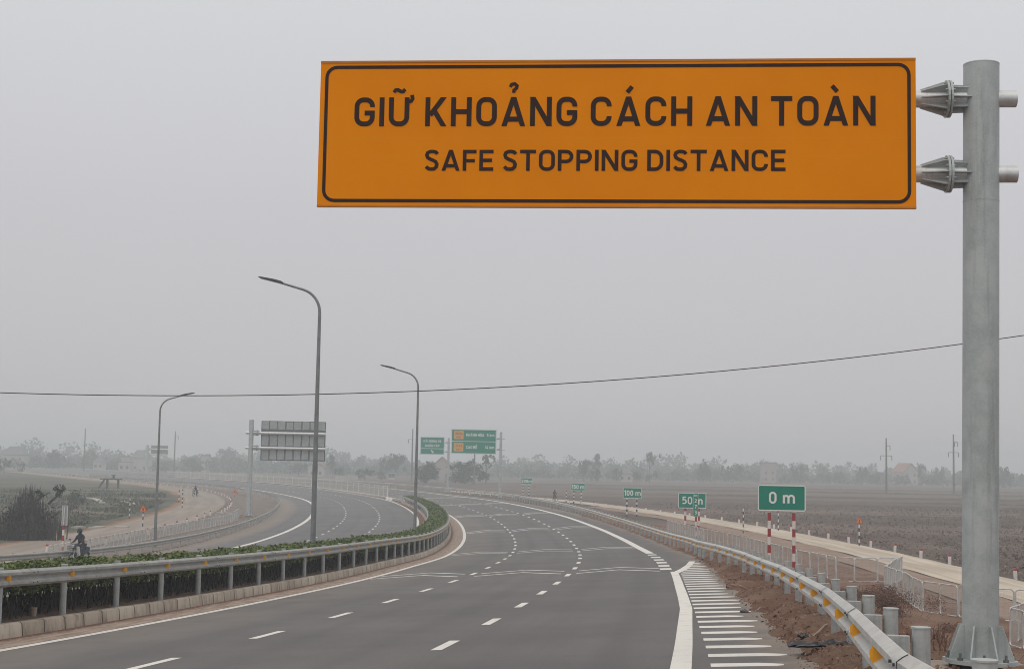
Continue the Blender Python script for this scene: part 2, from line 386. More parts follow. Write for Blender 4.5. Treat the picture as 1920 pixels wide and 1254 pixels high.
# ------------------------------------------------------------------ road alignment, surveyed: x, y, z, crossfall, far-side crossfall every 5 m
AL= [(-6.43, 8.0, -2.249, 0.0477, 0.055), (-5.87, 12.97, -2.474, 0.0482, 0.0551), (-5.31, 17.94, -2.702, 0.0486, 0.0552), (-4.76, 22.91, -2.924, 0.0491, 0.0553), (-4.23, 27.88, -3.133, 0.0496, 0.0553), (-3.7, 32.85, -3.324, 0.0501, 0.0554), (-3.18, 37.82, -3.504, 0.0505, 0.0555), (-2.68, 42.8, -3.673, 0.051, 0.0555), (-2.18, 47.77, -3.835, 0.0515, 0.0556), (-1.7, 52.75, -3.985, 0.0519, 0.0557), (-1.26, 57.73, -4.123, 0.0524, 0.0557), (-0.87, 62.72, -4.259, 0.0529, 0.0558), (-0.55, 67.7, -4.399, 0.0534, 0.0559), (-0.27, 72.7, -4.554, 0.0545, 0.0553), (-0.04, 77.69, -4.717, 0.0556, 0.0547), (0.15, 82.69, -4.872, 0.0567, 0.0541), (0.29, 87.69, -5.006, 0.0578, 0.0535), (0.4, 92.68, -5.114, 0.0589, 0.0529), (0.47, 97.68, -5.204, 0.06, 0.0524), (0.5, 102.68, -5.279, 0.0611, 0.0518), (0.48, 107.68, -5.343, 0.0622, 0.0512), (0.43, 112.68, -5.395, 0.0633, 0.0506), (0.33, 117.68, -5.432, 0.0644, 0.05), (0.19, 122.68, -5.46, 0.0638, 0.0499), (0.02, 127.68, -5.484, 0.0631, 0.0498), (-0.18, 132.67, -5.502, 0.0625, 0.0497), (-0.42, 137.67, -5.511, 0.0618, 0.0496), (-0.69, 142.66, -5.514, 0.0612, 0.0495), (-1.0, 147.65, -5.514, 0.0605, 0.0494), (-1.34, 152.64, -5.514, 0.0599, 0.0493), (-1.72, 157.63, -5.516, 0.0592, 0.0492), (-2.14, 162.61, -5.519, 0.0586, 0.0491), (-2.59, 167.59, -5.521, 0.0579, 0.049), (-3.08, 172.56, -5.523, 0.0571, 0.0487), (-3.6, 177.54, -5.523, 0.0562, 0.0483), (-4.15, 182.51, -5.524, 0.0553, 0.0479), (-4.73, 187.47, -5.525, 0.0544, 0.0475), (-5.33, 192.44, -5.526, 0.0535, 0.0471), (-5.96, 197.4, -5.529, 0.0526, 0.0467), (-6.6, 202.35, -5.533, 0.0517, 0.0463), (-7.27, 207.31, -5.539, 0.0509, 0.0459), (-7.96, 212.26, -5.547, 0.05, 0.0455), (-8.68, 217.21, -5.559, 0.0491, 0.0452), (-9.44, 222.15, -5.574, 0.0482, 0.0448), (-10.23, 227.09, -5.59, 0.0473, 0.0444), (-11.06, 232.02, -5.607, 0.0464, 0.044), (-11.94, 236.94, -5.624, 0.0455, 0.0436), (-12.87, 241.85, -5.64, 0.0447, 0.0432), (-13.85, 246.76, -5.656, 0.0438, 0.0428), (-14.88, 251.65, -5.669, 0.0429, 0.0424), (-15.96, 256.53, -5.68, 0.042, 0.042), (-17.08, 261.4, -5.687, 0.042, 0.0422), (-18.26, 266.26, -5.69, 0.042, 0.0423), (-19.49, 271.11, -5.688, 0.042, 0.0424), (-20.77, 275.94, -5.681, 0.042, 0.0425), (-22.09, 280.77, -5.67, 0.042, 0.0427), (-23.47, 285.57, -5.656, 0.0421, 0.0428), (-24.9, 290.36, -5.638, 0.0421, 0.0429), (-26.37, 295.14, -5.618, 0.0421, 0.043), (-27.89, 299.9, -5.596, 0.0421, 0.0431), (-29.46, 304.65, -5.573, 0.0421, 0.0433), (-31.07, 309.39, -5.548, 0.0421, 0.0434), (-32.72, 314.11, -5.523, 0.0421, 0.0435), (-34.41, 318.81, -5.499, 0.0421, 0.0436), (-36.14, 323.5, -5.475, 0.0421, 0.0438), (-37.9, 328.18, -5.452, 0.0421, 0.0439), (-39.7, 332.85, -5.431, 0.0421, 0.044), (-41.54, 337.5, -5.412, 0.0421, 0.0441), (-43.4, 342.14, -5.396, 0.0421, 0.0442), (-45.3, 346.76, -5.383, 0.0422, 0.0444), (-47.22, 351.38, -5.375, 0.0422, 0.0445), (-49.17, 355.98, -5.369, 0.0422, 0.0446), (-51.14, 360.58, -5.366, 0.0422, 0.0447), (-53.13, 365.16, -5.365, 0.0422, 0.0449), (-55.15, 369.74, -5.366, 0.0422, 0.045), (-57.18, 374.31, -5.369, 0.0422, 0.0451), (-59.23, 378.87, -5.373, 0.0422, 0.0452), (-61.29, 383.42, -5.378, 0.0422, 0.0453), (-63.36, 387.97, -5.385, 0.0422, 0.0455), (-65.45, 392.52, -5.392, 0.0422, 0.0456), (-67.53, 397.06, -5.401, 0.0422, 0.0457), (-69.63, 401.6, -5.41, 0.0423, 0.0458), (-71.72, 406.14, -5.419, 0.0423, 0.0459), (-73.82, 410.69, -5.429, 0.0423, 0.0461), (-75.91, 415.23, -5.439, 0.0423, 0.0462), (-78.0, 419.77, -5.448, 0.0423, 0.0463), (-80.08, 424.31, -5.457, 0.0423, 0.0464), (-82.15, 428.86, -5.466, 0.0423, 0.0466), (-84.21, 433.42, -5.474, 0.0423, 0.0467), (-86.26, 437.98, -5.482, 0.0423, 0.0468)]
AL = [(-8.11, -6.94, -1.56, .0468, .055), (-7.55, -1.97, -1.795, .0470, .055), (-6.99, 3.02, -2.02, .0473, .055)] + AL
S0 = -15.0
a_, b_ = AL[-2], AL[-1]
dx, dy = (b_[0] - a_[0]) / 4.995, (b_[1] - a_[1]) / 4.995
for i in range(1, 140): AL.append((b_[0] + dx * 5 * i, b_[1] + dy * 5 * i, b_[2], b_[3], b_[4]))
AL = np.array(AL); KS = S0 + 5.0 * np.arange(len(AL))
DS = np.arange(S0, KS[-1], 0.5)
def hermite(q):
    m = np.gradient(q, 5.0); i = np.clip(((DS - S0) / 5).astype(int), 0, len(q) - 2); t = (DS - KS[i]) / 5.0
    return (2*t**3 - 3*t**2 + 1) * q[i] + (t**3 - 2*t**2 + t) * 5 * m[i] + (-2*t**3 + 3*t**2) * q[i+1] + (t**3 - t**2) * 5 * m[i+1]
DX, DY, DZ, DE, DL = [hermite(AL[:, j]) for j in range(5)]
DTH = np.arctan2(np.gradient(DX), np.gradient(DY))
DZL = 0.368
def al(s):
    return [np.interp(s, DS, q) for q in (DX, DY, DTH, DZ, DE, DL)]
def sm(t): t = np.clip(t, 0, 1); return t * t * (3 - 2 * t)
def zplain(s, off):
    left = 0.8 * sm((np.asarray(s, float) - 180) / 170)
    return left + (0.8 - left) * sm((np.asarray(off, float) + 26) / 30)
def zroad(s, off):
    "finished surface of the two carriageways and the median between them"
    s = np.asarray(s, float); off = np.asarray(off, float)
    _, _, _, z, e, el = al(s)
    zr = z + e * off; zl = z - 5.5 * e + DZL + el * (off + 5.5)
    zr5 = z + e * -5.05; zl7 = z - 5.5 * e + DZL + el * (-7.05 + 5.5)
    med = zr5 + (zl7 - zr5) * np.clip((-5.05 - off) / 2.0, 0, 1) + 0.2
    return np.where(off > -5.05, zr, np.where(off < -7.05, zl, med)) + CZ
RW = 11.2
def rwid(s): return np.interp(s, [0, 70, 200, 250, 320, 360], [11.3, 11.0, 11.0, 15.0, 15.0, 11.5])
def zg(s, off):
    "ground including verges and embankment slopes"
    s = np.asarray(s, float); off = np.asarray(off, float)
    zp = zplain(s, off); rw = rwid(s)
    zr = zroad(s, np.minimum(off, 8.8)) - 0.03 * np.clip(off - 8.8, 0, None)
    right = np.maximum(zp, zr - 0.5 * np.clip(off - rw, 0, None))
    zl = zroad(s, np.maximum(off, -24.6)) - 0.03 * np.clip(-24.6 - off, 0, None)
    dl = np.clip(-26.6 - off, 0, None)
    d = zl - zp
    left = zp + np.sign(d) * np.clip(np.abs(d) - 0.4 * dl, 0, None)
    return np.where(off > 8.8, right, np.where(off < -24.6, left, zroad(s, off)))
def P(s, off, h=0.0, z=None):
    x, y, th, *_ = al(s)
    zz = float(zg(s, off)) if z is None else z
    return Vector((float(x + math.cos(th) * off), float(y - math.sin(th) * off), zz + h))
def so(X, Y):
    X = np.atleast_1d(np.asarray(X, float)); Y = np.atleast_1d(np.asarray(Y, float)); S = np.empty_like(X); O = np.empty_like(X)
    qx, qy, qs, qt = DX[::4], DY[::4], DS[::4], DTH[::4]
    for a in range(0, len(X), 4000):
        d = (X[a:a+4000, None] - qx) ** 2 + (Y[a:a+4000, None] - qy) ** 2; i = d.argmin(1)
        ddx, ddy = X[a:a+4000] - qx[i], Y[a:a+4000] - qy[i]
        O[a:a+4000] = ddx * np.cos(qt[i]) - ddy * np.sin(qt[i]); S[a:a+4000] = qs[i] + ddx * np.sin(qt[i]) + ddy * np.cos(qt[i])
    return S, O
def gz(x, y):
    s, o = so(x, y); return float(zg(s, o)[0])
def onground(x, y, d):
    p = px(x, y, d); return Vector((p.x, p.y, gz(p.x, p.y)))
def srange(a, b):
    "stations, closer together near the camera"
    r = [a]
    while r[-1] < b:
        r.append(r[-1] + (0.5 if r[-1] < 60 else 1.0 if r[-1] < 200 else 2.5 if r[-1] < 450 else 8.0))
    r[-1] = b
    return np.array(r)
def strip(name, ss, offs, zf, m, smooth=True):
    "sheet along the road: offs is a list of offsets (numbers or arrays over ss), zf(s, off) its height"
    ss = np.asarray(ss, float); n, k_ = len(ss), len(offs)
    V = np.empty((n, k_, 3)); U = np.empty((n, k_, 2)); x, y, th, *_ = al(ss)
    for j, o in enumerate(offs):
        o = np.zeros(n) + o
        V[:, j, 0] = x + np.cos(th) * o; V[:, j, 1] = y - np.sin(th) * o; V[:, j, 2] = zf(ss, o); U[:, j, 0] = o; U[:, j, 1] = ss
    idx = np.arange(n * k_).reshape(n, k_)
    F = np.stack([idx[:-1, :-1], idx[:-1, 1:], idx[1:, 1:], idx[1:, :-1]], -1).reshape(-1, 4)
    return link(name, mesh_np(name, V.reshape(-1, 3), F, m, U.reshape(-1, 2), smooth))
# ------------------------------------------------------------------ the ground, one sheet out to the haze
def axis(a0, a1, lo, hi, h, g):
    r = list(np.arange(a0, a1 + h / 2, h)); st = h
    while r[-1] < hi: st *= g; r.append(r[-1] + st)
    st = h
    while r[0] > lo: st *= g; r.insert(0, r[0] - st)
    return np.array(r)
gx = axis(-72, 60, -1300, 1300, 1.6, 1.18); gy = axis(-12, 270, -60, 2300, 1.6, 1.16)
GX, GY = np.meshgrid(gx, gy); gs, go = so(GX.ravel(), GY.ravel())
gzv = zg(gs, go)
gzv = np.where((go > -25.2) & (go < 9.2), gzv - 0.45, gzv)
gzv = np.where((go >= 9.2) & (go < 21.0) & (gs > -9) & (gs < 150), gzv - 0.22, gzv)
gzv += np.where((go > 30) & (gs < 400), 0.10 * np.sin(go * 0.9 + 2.0 * np.sin(gs * 0.02)) * 0.5, 0)
far = np.where(GY.ravel() > 250, 0.0, 1.0); gzv += (rng.random(len(gzv)) - 0.5) * 0.08 * far * (np.abs(go) > 28)
idx = np.arange(GX.size).reshape(GX.shape)
F = np.stack([idx[:-1, :-1], idx[:-1, 1:], idx[1:, 1:], idx[1:, :-1]], -1).reshape(-1, 4)
tag(link('ground', mesh_np('ground', np.stack([GX.ravel(), GY.ravel(), gzv], -1), F, M_FIELD, None, True)), kind='structure')

SS = srange(-12, 1050)
road = strip('road', SS, [-5.0, -3.9, -1.9, 0, 1.9, 3.8, 5.6, 7.4, 8.2, 8.9, 9.4], lambda s, o: zroad(s, np.minimum(o, 8.9)) - 0.05 * np.clip(o - 8.9, 0, 1), M_ROAD); tag(road, kind='structure')
road2 = strip('road', SS, [-7.1, -8.5, -11, -14, -17, -20, -22.3, -23.6, -24.4], lambda s, o: zroad(s, o), M_ROAD2); tag(road2, kind='structure')

# bare soil beside the right-hand rail, running down the embankment
vs_ = np.concatenate([np.arange(-9, 45, 0.22), np.arange(45, 90, 0.45), np.arange(90, 150, 0.9)])
vo_ = np.concatenate([np.arange(8.75, 12, 0.18), np.arange(12, 22.01, 0.33)])
def zverge(s, o):
    n = np.array([noise.fractal(Vector((a * 0.55, float(b) * 0.55, 0.0)), 1.0, 2.0, 5) for a, b in zip(s, np.zeros(len(s)) + o)])
    n2 = np.array([abs(noise.noise(Vector((a * 1.9, float(b) * 1.9, 7.0)))) for a, b in zip(s, np.zeros(len(s)) + o)])
    o_ = float(np.mean(o)); fade = sm((o_ + 0.30 * n + 0.12 - 8.85) / 0.9) * sm((22.0 - o_) / 1.5)
    heap = 0.13 * np.exp(-((o_ - 9.5) / 0.8) ** 2) * np.interp(s, [-9, 5, 30, 70, 120], [1, 1.1, 1.0, 0.5, 0.2])
    return zg(s, o) - 0.035 + 0.055 * np.clip(fade * 4, 0, 1) + fade * (0.19 * n + 0.17 * n2 + heap)
verge = strip('verge', vs_, list(vo_), zverge, M_VERGE); tag(verge, kind='structure')
lv = strip('verge', SS[SS < 500], [-24.3, -25.4, -26.6, -28.2, -30.2, -32.4], lambda s, o: zg(s, o) + 0.03, mat('left_verge_soil', (0.13, 0.10, 0.085), 0.95, 0.3, 0.7, 0.6, col2=(0.22, 0.175, 0.145))); tag(lv, kind='structure')
fr = strip('track', np.concatenate([np.arange(40, 220, 1.5), np.arange(220, 330, 3)]), [24.3, 25.2, 26.5, 27.7, 28.6], lambda s, o: zplain(s, o) + 0.07 + 0.015 * np.sin(s * 0.7 + o), M_TRACK); tag(fr, kind='structure')
fs_ = strip('track_shoulder', np.concatenate([np.arange(40, 220, 1.5)]), [21.6, 22.6, 23.4, 24.4], lambda s, o: zplain(s, o) + 0.045 + 0.03 * np.sin(s * 0.31 + o * 2), mat('reddish_shoulder', (0.22, 0.145, 0.105), 0.95, 0.25, 0.8, 0.5, col2=(0.31, 0.22, 0.165))); tag(fs_, kind='structure')
sr = strip('service_road', np.concatenate([np.arange(50, 300, 2.0), np.arange(300, 640, 6)]), [-32.2, -34, -36, -37.6, -38.5], lambda s, o: zplain(s, o) + 0.09, M_SERVICE); tag(sr, kind='structure')
gr = strip('grass_ground', np.concatenate([np.arange(50, 300, 2.5), np.arange(300, 640, 8)]), [-38.3, -39.5, -41, -44, -50, -60, -75, -95, -130], lambda s, o: zplain(s, o) + 0.06 - 0.35 * sm((-39.5 - np.asarray(o)) / 10) * sm((330 - s) / 60) + 0.32 * sm((-39.5 - np.asarray(o)) / 10) * sm((330 - s) / 60), M_GRASS); tag(gr, kind='structure')

k = NT('bund_soil', rough=0.95, spec=0.1)
ob = coords(k); a = k.noise(ob, 0.9, 5, 0.7); k.l(k.mixc(k.step(a, 0.35, 0.7), (0.085, 0.073, 0.064), (0.14, 0.122, 0.105)), k.p.inputs['Base Color']); M_BUND = k.m
def bund(y0, x0, x1, hgt, wid, skew=0.0):
    xs = np.arange(x0, x1, 3.0); V, n = [], len(xs)
    for x in xs:
        yy = y0 + skew * (x - x0) + 0.8 * noise.noise(Vector((x * 0.05, y0, 0))); g = gz(x, yy); h = hgt * min(1, (x - x0) / 25, (x1 - x) / 25) * (0.75 + 0.5 * noise.noise(Vector((x * 0.3, y0, 4))))
        for dy, q in ((-wid, -0.05), (-wid * 0.4, h), (wid * 0.4, h), (wid, -0.05)): V.append((x, yy + dy, g + q))
    idx = np.arange(n * 4).reshape(n, 4); F = np.stack([idx[:-1, :-1], idx[:-1, 1:], idx[1:, 1:], idx[1:, :-1]], -1).reshape(-1, 4)
    tag(link('field_bund', mesh_np('field_bund', np.array(V), F, M_BUND)), kind='structure')
for y0, x0, x1, hgt, wid, sk in ((119, 31.5, 140, 0.22, 0.9, 0.0), (181, 33, 220, 0.35, 0.9, 0.01), (205, 30, 250, 0.22, 0.6, 0.0), (262, 26, 300, 0.40, 0.9, -0.01), (300, 60, 330, 0.3, 0.7, 0.0), (342, 20, 350, 0.45, 1.0, 0.02), (420, 10, 420, 0.5, 1.2, 0.0), (500, -20, 460, 0.5, 1.5, 0.01)): bund(y0, x0, x1, hgt, wid, sk)

# ------------------------------------------------------------------ median: kerbs and soil
SM = srange(-12, 206)
def kerb(o_face, o_back, flip):
    bot = lambda s, o: zroad(s, np.full(len(s), o_face + (0.12 if o_face > -6 else -0.12)))
    ss = SM; n = len(ss); prof = [(o_face, -0.03), (o_face + (-0.03 if o_face > -6 else 0.03), 0.255), (o_face + (-0.07 if o_face > -6 else 0.07), 0.285), (o_back, 0.285), (o_back, 0.05)]
    V = np.empty((n, 5, 3)); U = np.empty((n, 5, 2)); x, y, th, *_ = al(ss); zb = bot(ss, 0)
    wob = np.array([noise.noise(Vector((math.floor(a) * 3.7, o_face, 0))) for a in ss])
    for j, (o, h) in enumerate(prof):
        oo = o + 0.018 * wob
        V[:, j, 0] = x + np.cos(th) * oo; V[:, j, 1] = y - np.sin(th) * oo; V[:, j, 2] = zb + h + (0.012 * wob if h > 0.1 else 0); U[:, j, 0] = j; U[:, j, 1] = ss
    idx = np.arange(n * 5).reshape(n, 5)
    F = np.stack([idx[:-1, :-1], idx[:-1, 1:], idx[1:, 1:], idx[1:, :-1]], -1).reshape(-1, 4)
    tag(link('kerb', mesh_np('kerb', V.reshape(-1, 3), F, M_KERB, U.reshape(-1, 2))), kind='structure')
kerb(-4.86, -5.08, False); kerb(-7.18, -6.98, True)
ms = strip('median_soil', SM, [-5.06, -5.4, -6.0, -6.6, -7.0], lambda s, o: zroad(s, np.clip(o, -7.0, -5.1)) - 0.02 + 0.05 * (np.abs(np.asarray(o) + 6.03) < 0.7), M_MEDSOIL); tag(ms, kind='structure')
m2 = strip('median_soil', srange(206, 1050), [-5.0, -5.6, -6.5, -7.1], lambda s, o: zroad(s, np.clip(o, -7.0, -5.1)) - 0.12, M_ROAD); tag(m2, kind='structure')
k = NT('gutter_sand', rough=0.95, spec=0.1)
ob = coords(k); uvn = k.n('ShaderNodeUVMap', uv_map='uv').outputs[0]; sp = k.n('ShaderNodeSeparateXYZ'); k.l(uvn, sp.inputs[0]); u = sp.outputs['X']
a = k.noise(k.mapping(uvn, (6, 0.9, 1)), 1.0, 5, 0.7); b = k.noise(ob, 9, 5, 0.8)
c = k.mixc(k.step(a, 0.35, 0.65), (0.27, 0.205, 0.165), (0.45, 0.365, 0.31))
leaf = k.math('MULTIPLY', k.step(k.math('ADD', u, k.math('MULTIPLY_ADD', b, 0.7, -0.35)), -4.62, -4.78), 0.8)
c = k.mixc(leaf, c, (0.135, 0.062, 0.042)); c = k.mixc(k.step(b, 0.6, 0.8, 0, 0.6), c, (0.10, 0.075, 0.06))
k.l(c, k.p.inputs['Base Color']); k.bump(b, 0.6, 0.03); M_GUT = k.m
gu = strip('gutter_strip', SM, [-4.88, -4.6, -4.3, -3.92], lambda s, o: zroad(s, o) + 0.006 + 0.03 * (np.asarray(o) < -4.7), M_GUT); tag(gu, kind='structure')
gu2 = strip('gutter_strip', SM[SM > 60], [-7.16, -7.4, -7.75], lambda s, o: zroad(s, o) + 0.006, M_GUT); tag(gu2, kind='structure')

# ------------------------------------------------------------------ painted markings, sheets 4 mm above the asphalt
def ribbon(V, F, pts):
    "pts: list of (s, offA, offB)"
    n = len(V)
    for s, a, b in pts:
        for o in (a, b):
            x, y, th, *_ = al(s); V.append((float(x + math.cos(th) * o), float(y - math.sin(th) * o), float(zroad(s, o)) + 0.005))
    for i in range(len(pts) - 1): F.append((n + 2*i, n + 2*i + 1, n + 2*i + 3, n + 2*i + 2))
def flush(name, V, F, m):
    tag(link(name, mesh_np(name, np.array(V), np.array(F), m)), kind='structure')
def solid(off, wd, s0, s1, name='edge_line', m=None):
    V, F = [], []; ss = srange(s0, s1)
    f = off if callable(off) else (lambda s: off)
    ribbon(V, F, [(s, f(s) - wd / 2, f(s) + wd / 2) for s in ss]); flush(name, V, F, m or M_PAINT)
def dashes(off, wd, first, step, ln, s1, name='lane_dashes'):
    V, F = [], []; s = first
    while s < s1:
        ribbon(V, F, [(s - ln / 2, off - wd / 2, off + wd / 2), (s, off - wd / 2, off + wd / 2), (s + ln / 2, off - wd / 2, off + wd / 2)]); s += step
    flush(name, V, F, M_PAINT)
solid(-3.76, 0.24, -12, 900)
solid(lambda s: float(np.interp(s, [67, 90, 150, 300], [7.26, 7.28, 7.22, 7.1])), 0.40, 68.5, 900)
solid(lambda s: float(np.interp(s, [-12, 5, 25, 46], [7.15, 7.24, 7.54, 7.5])), 0.26, -12, 46.5)
dashes(0.0, 0.16, 13.34 - 6.05 * 4, 6.05, 2.0, 520); dashes(3.75, 0.17, 15.9 - 6.05 * 4, 6.05, 2.0, 520)
dashes(-15.52, 0.16, 3.0, 6.05, 2.0, 520); dashes(-11.77, 0.17, 5.0, 6.05, 2.0, 520)
solid(-19.45, 0.40, -12, 600); solid(-7.89, 0.22, 40, 1000)
V, F = [], []                                                       # broken wide line at the mouth of the lay-by
for s in (49.0, 52.0, 55.3, 58.6, 62.2, 66.0):
    ribbon(V, F, [(s - 0.75, 7.03, 7.46), (s, 7.03, 7.46), (s + 0.75, 7.03, 7.46)])
flush('lay_by_dashes', V, F, M_PAINT)
V, F = [], []                                                       # hatched nose
ribbon(V, F, [(45.2, 7.36, 7.66), (48.5, 7.75, 8.05), (52.0, 8.1, 8.35), (55.8, 8.4, 8.66)])
s = 53.5
while s > -10:
    l = 7.7 if s < 45.5 else float(np.interp(s, [45.5, 55], [7.75, 8.45]))
    r = float(np.interp(s, [-10, 12, 30, 45, 55], [8.75, 8.72, 8.8, 8.85, 8.85])) + random.uniform(-0.18, 0.05)
    t = 0.20
    n_ = 6; pts = []
    for i in range(n_ + 1):
        o = l + (r - l) * i / n_; x, y, th, *_ = al(s); z = float(zroad(s, o)) + 0.005; wdt = t * (1 if i < n_ - 1 else 0.72 if i == n_ - 1 else 0.3)
        for dd in (-wdt, wdt):
            pts.append((float(x + math.cos(th) * o + math.sin(th) * dd), float(y - math.sin(th) * o + math.cos(th) * dd), z))
    n0 = len(V); V.extend(pts)
    for i in range(n_): F.append((n0 + 2*i, n0 + 2*i + 2, n0 + 2*i + 3, n0 + 2*i + 1))
    s -= 1.5
flush('hatched_nose', V, F, M_PAINT)
V, F = [], []                                                       # paired chevron lines across each lane
for s_, t in ((47.3, 0.17), (78.0, 0.19), (118.0, 0.22), (156.5, 0.25), (199.0, 0.28), (240.0, 0.3)):
    for l, r in ((-3.55, -0.33), (0.28, 3.45), (4.0, 7.0)):
        for dd in (0.0, 2.3 if s_ < 60 else 2.6):
            mid = (l + r) / 2; rows = [(l, s_ - 0.0), (l + (mid - l) * 0.5, s_ + 1.1), (mid, s_ + 2.2), (mid + (r - mid) * 0.5, s_ + 1.1), (r, s_ + 0.0)]
            n0 = len(V)
            for o, s in rows:
                for e2 in (-t, t):
                    x, y, th, *_ = al(s + dd + e2); V.append((float(x + math.cos(th) * o), float(y - math.sin(th) * o), float(zroad(s + dd + e2, o)) + 0.006))
            for i in range(4): F.append((n0 + 2*i, n0 + 2*i + 2, n0 + 2*i + 3, n0 + 2*i + 1))
flush('rumble_chevrons', V, F, M_WORN)
V, F = [], []                                                       # curved tyre mark on the far carriageway
pts = [px(618, 1013, 80), px(622, 1007, 80), px(630, 1001, 80), px(642, 994, 80)]
tm = []
for i, (s, o) in enumerate(((82, -12.9), (86, -12.6), (91, -12.2), (97, -11.95), (104, -11.9))): tm.append((s, o - 0.11, o + 0.11))
ribbon(V, F, tm); flush('tyre_mark', V, F, mat('tyre_rubber_mark', (0.075, 0.073, 0.075), 0.8, 0.1))

# ------------------------------------------------------------------ guardrails
PROF = [(0.000, 0.158), (0.012, 0.158), (0.045, 0.140), (0.083, 0.112), (0.083, 0.062), (0.040, 0.034), (0.008, 0.010), (0.008, -0.010),
        (0.040, -0.034), (0.083, -0.062), (0.083, -0.112), (0.045, -0.140), (0.012, -0.158), (0.000, -0.158)]
def beam_mesh(name, foff, htop, ss, face, zf, origin, m, collar=False):
    n = len(ss); k_ = len(PROF); x, y, th, *_ = al(ss); o0 = np.array([foff(s) for s in ss]); zb = np.array([zf(s, o) for s, o in zip(ss, o0)])
    V = np.empty((n, k_, 3))
    for j, (d, h) in enumerate(PROF):
        o = o0 + face * (d + (0.006 if collar else 0)); V[:, j, 0] = x + np.cos(th) * o; V[:, j, 1] = y - np.sin(th) * o; V[:, j, 2] = zb + htop - 0.158 + h * (1.03 if collar else 1)
    V -= np.array(origin)
    idx = np.arange(n * k_).reshape(n, k_)
    F = np.stack([idx[:-1, :-1], idx[:-1, 1:], idx[1:, 1:], idx[1:, :-1]], -1).reshape(-1, 4)
    return V.reshape(-1, 3), F
def post_mesh(h, capm=True):
    b = MB(); b.tube([(0, 0, -0.3), (0, 0, h)], 0.070, 12); b.tube([(0, 0, h), (0, 0, h + 0.012)], 0.075, 12)
    return b.build('post', M_RPOST, smooth=True, mesh_only=True)
def rail(name, foff, htop, s0, s1, face, zf, gzf, pstep, pfirst, label, m=None, refl=None, post_h=None, blockout=False, pmax=100, splices=40):
    o0 = P(s0, foff(s0)); org = (o0.x, o0.y, float(gzf(s0, foff(s0) - face * 0.2)))
    root = empty(name, org, 0, label, 'guardrail'); M_RAIL = m or MATS['galvanised_rail']
    V, F = beam_mesh('beam', foff, htop, srange(s0, s1), face, zf, org, M_RAIL)
    me = mesh_np('beam', V, F, M_RAIL, None, True); me.set_sharp_from_angle(angle=R_(22)); link('beam', me, root)
    # lapped joints with their bolts
    b = MB(); Vs, Fs = [], []; nv = 0; s = pfirst + 1.2 - 3
    cnt = 0
    while s < s1 - 1 and cnt < splices:
        if s > s0 + 1:
            q = np.array([s - 0.16, s, s + 0.16]); V, F = beam_mesh('x', foff, htop, q, face, zf, org, None, True); Vs.append(V); Fs.append(F + nv); nv += len(V); cnt += 1
        s += pstep * 2
    if Vs: 
        me = mesh_np('lap_joint', np.concatenate(Vs), np.concatenate(Fs), M_RAIL, None, False); j = link('lap_joint', me, root); j['kind'] = 'stuff'
        s = pfirst + 1.2 - 3; cnt = 0
        while s < min(s1 - 1, 60) and cnt < splices:
            for ds in (-0.09, 0.09):
                for h in (0.095, -0.095):
                    p = P(s + ds, foff(s) + face * 0.092, 0, z=float(zf(s, foff(s))) + htop - 0.158 + h); b.box((p.x - org[0], p.y - org[1], p.z - org[2]), (0.022, 0.022, 0.020), Matrix.Rotation(-float(al(s)[2]), 3, 'Z'))
            s += pstep * 2; cnt += 1
        if b.v: o = b.build('joint_bolt', M_DARK, root); o['kind'] = 'stuff'
    ph = post_h or htop + 0.04; pm_ = None; first = {}; rest = MB(); restr = MB(); n = 0; s = pfirst
    while s < s1:
        if s > s0:
            o = foff(s) - face * (0.26 if blockout else 0.085); p = P(s, o, 0, z=float(gzf(s, o))); lp = (p.x - org[0], p.y - org[1], p.z - org[2]); th = float(al(s)[2])
            top = float(zf(s, foff(s))) + (htop if not post_h else post_h) + (0.03 if not post_h else 0) - p.z
            if n < pmax:
                if 'post' not in first: first['post'] = post_mesh(1.0)
                q = link('post', first['post'], root); q.location = lp; q.scale = (1, 1, top)
                if blockout:
                    if 'bo' not in first:
                        bb = MB(); bb.box((0, 0.01, 0), (0.16, 0.10, 0.30)); first['bo'] = bb.build('spacer_block', M_RPOST, mesh_only=True)
                    bo = link('spacer_block', first['bo'], root); bo.rotation_euler = (0, 0, -th)
                    pb = P(s, foff(s) - face * 0.095, 0, z=float(zf(s, foff(s))) + htop - 0.158); bo.location = (pb.x - org[0], pb.y - org[1], pb.z - org[2])
            else: rest.tube([(lp[0], lp[1], lp[2] - 0.2), (lp[0], lp[1], lp[2] + top)], 0.07, 6)
            if refl and s < refl:
                if 'r' not in first:
                    bb = MB(); bb.prism([(0.012, 0.030), (0.094, 0.066), (0.094, -0.066), (0.012, -0.030)], (0, 0.010, 0), (face, 0, 0), (0, 0, 1), (0, -1, 0), 0.012)
                    bb.prism([(0.094, 0.050), (0.112, 0.036), (0.112, -0.036), (0.094, -0.050)], (0, 0.010, 0), (face, 0, 0), (0, 0, 1), (0, -1, 0), 0.012); first['r'] = bb.build('reflector', M_REFL, mesh_only=True)
                if n < 100:
                    r = link('reflector', first['r'], root); s2 = s + 0.05; pr = P(s2, foff(s2), 0, z=float(zf(s2, foff(s2))) + htop - 0.158)
                    r.location = (pr.x - org[0], pr.y - org[1], pr.z - org[2]); r.rotation_euler = (0, 0, -th + face * R_(random.uniform(8, 16)))
            n += 1
        s += pstep
    if rest.v: q = rest.build('post', M_RPOST, root); q['kind'] = 'stuff'
    return root
zr_ = lambda s, o: float(zroad(s, o))
zext = lambda s, o: float(zroad(s, min(o, 40.0)))                    # the carriageway plane carried on under the rail
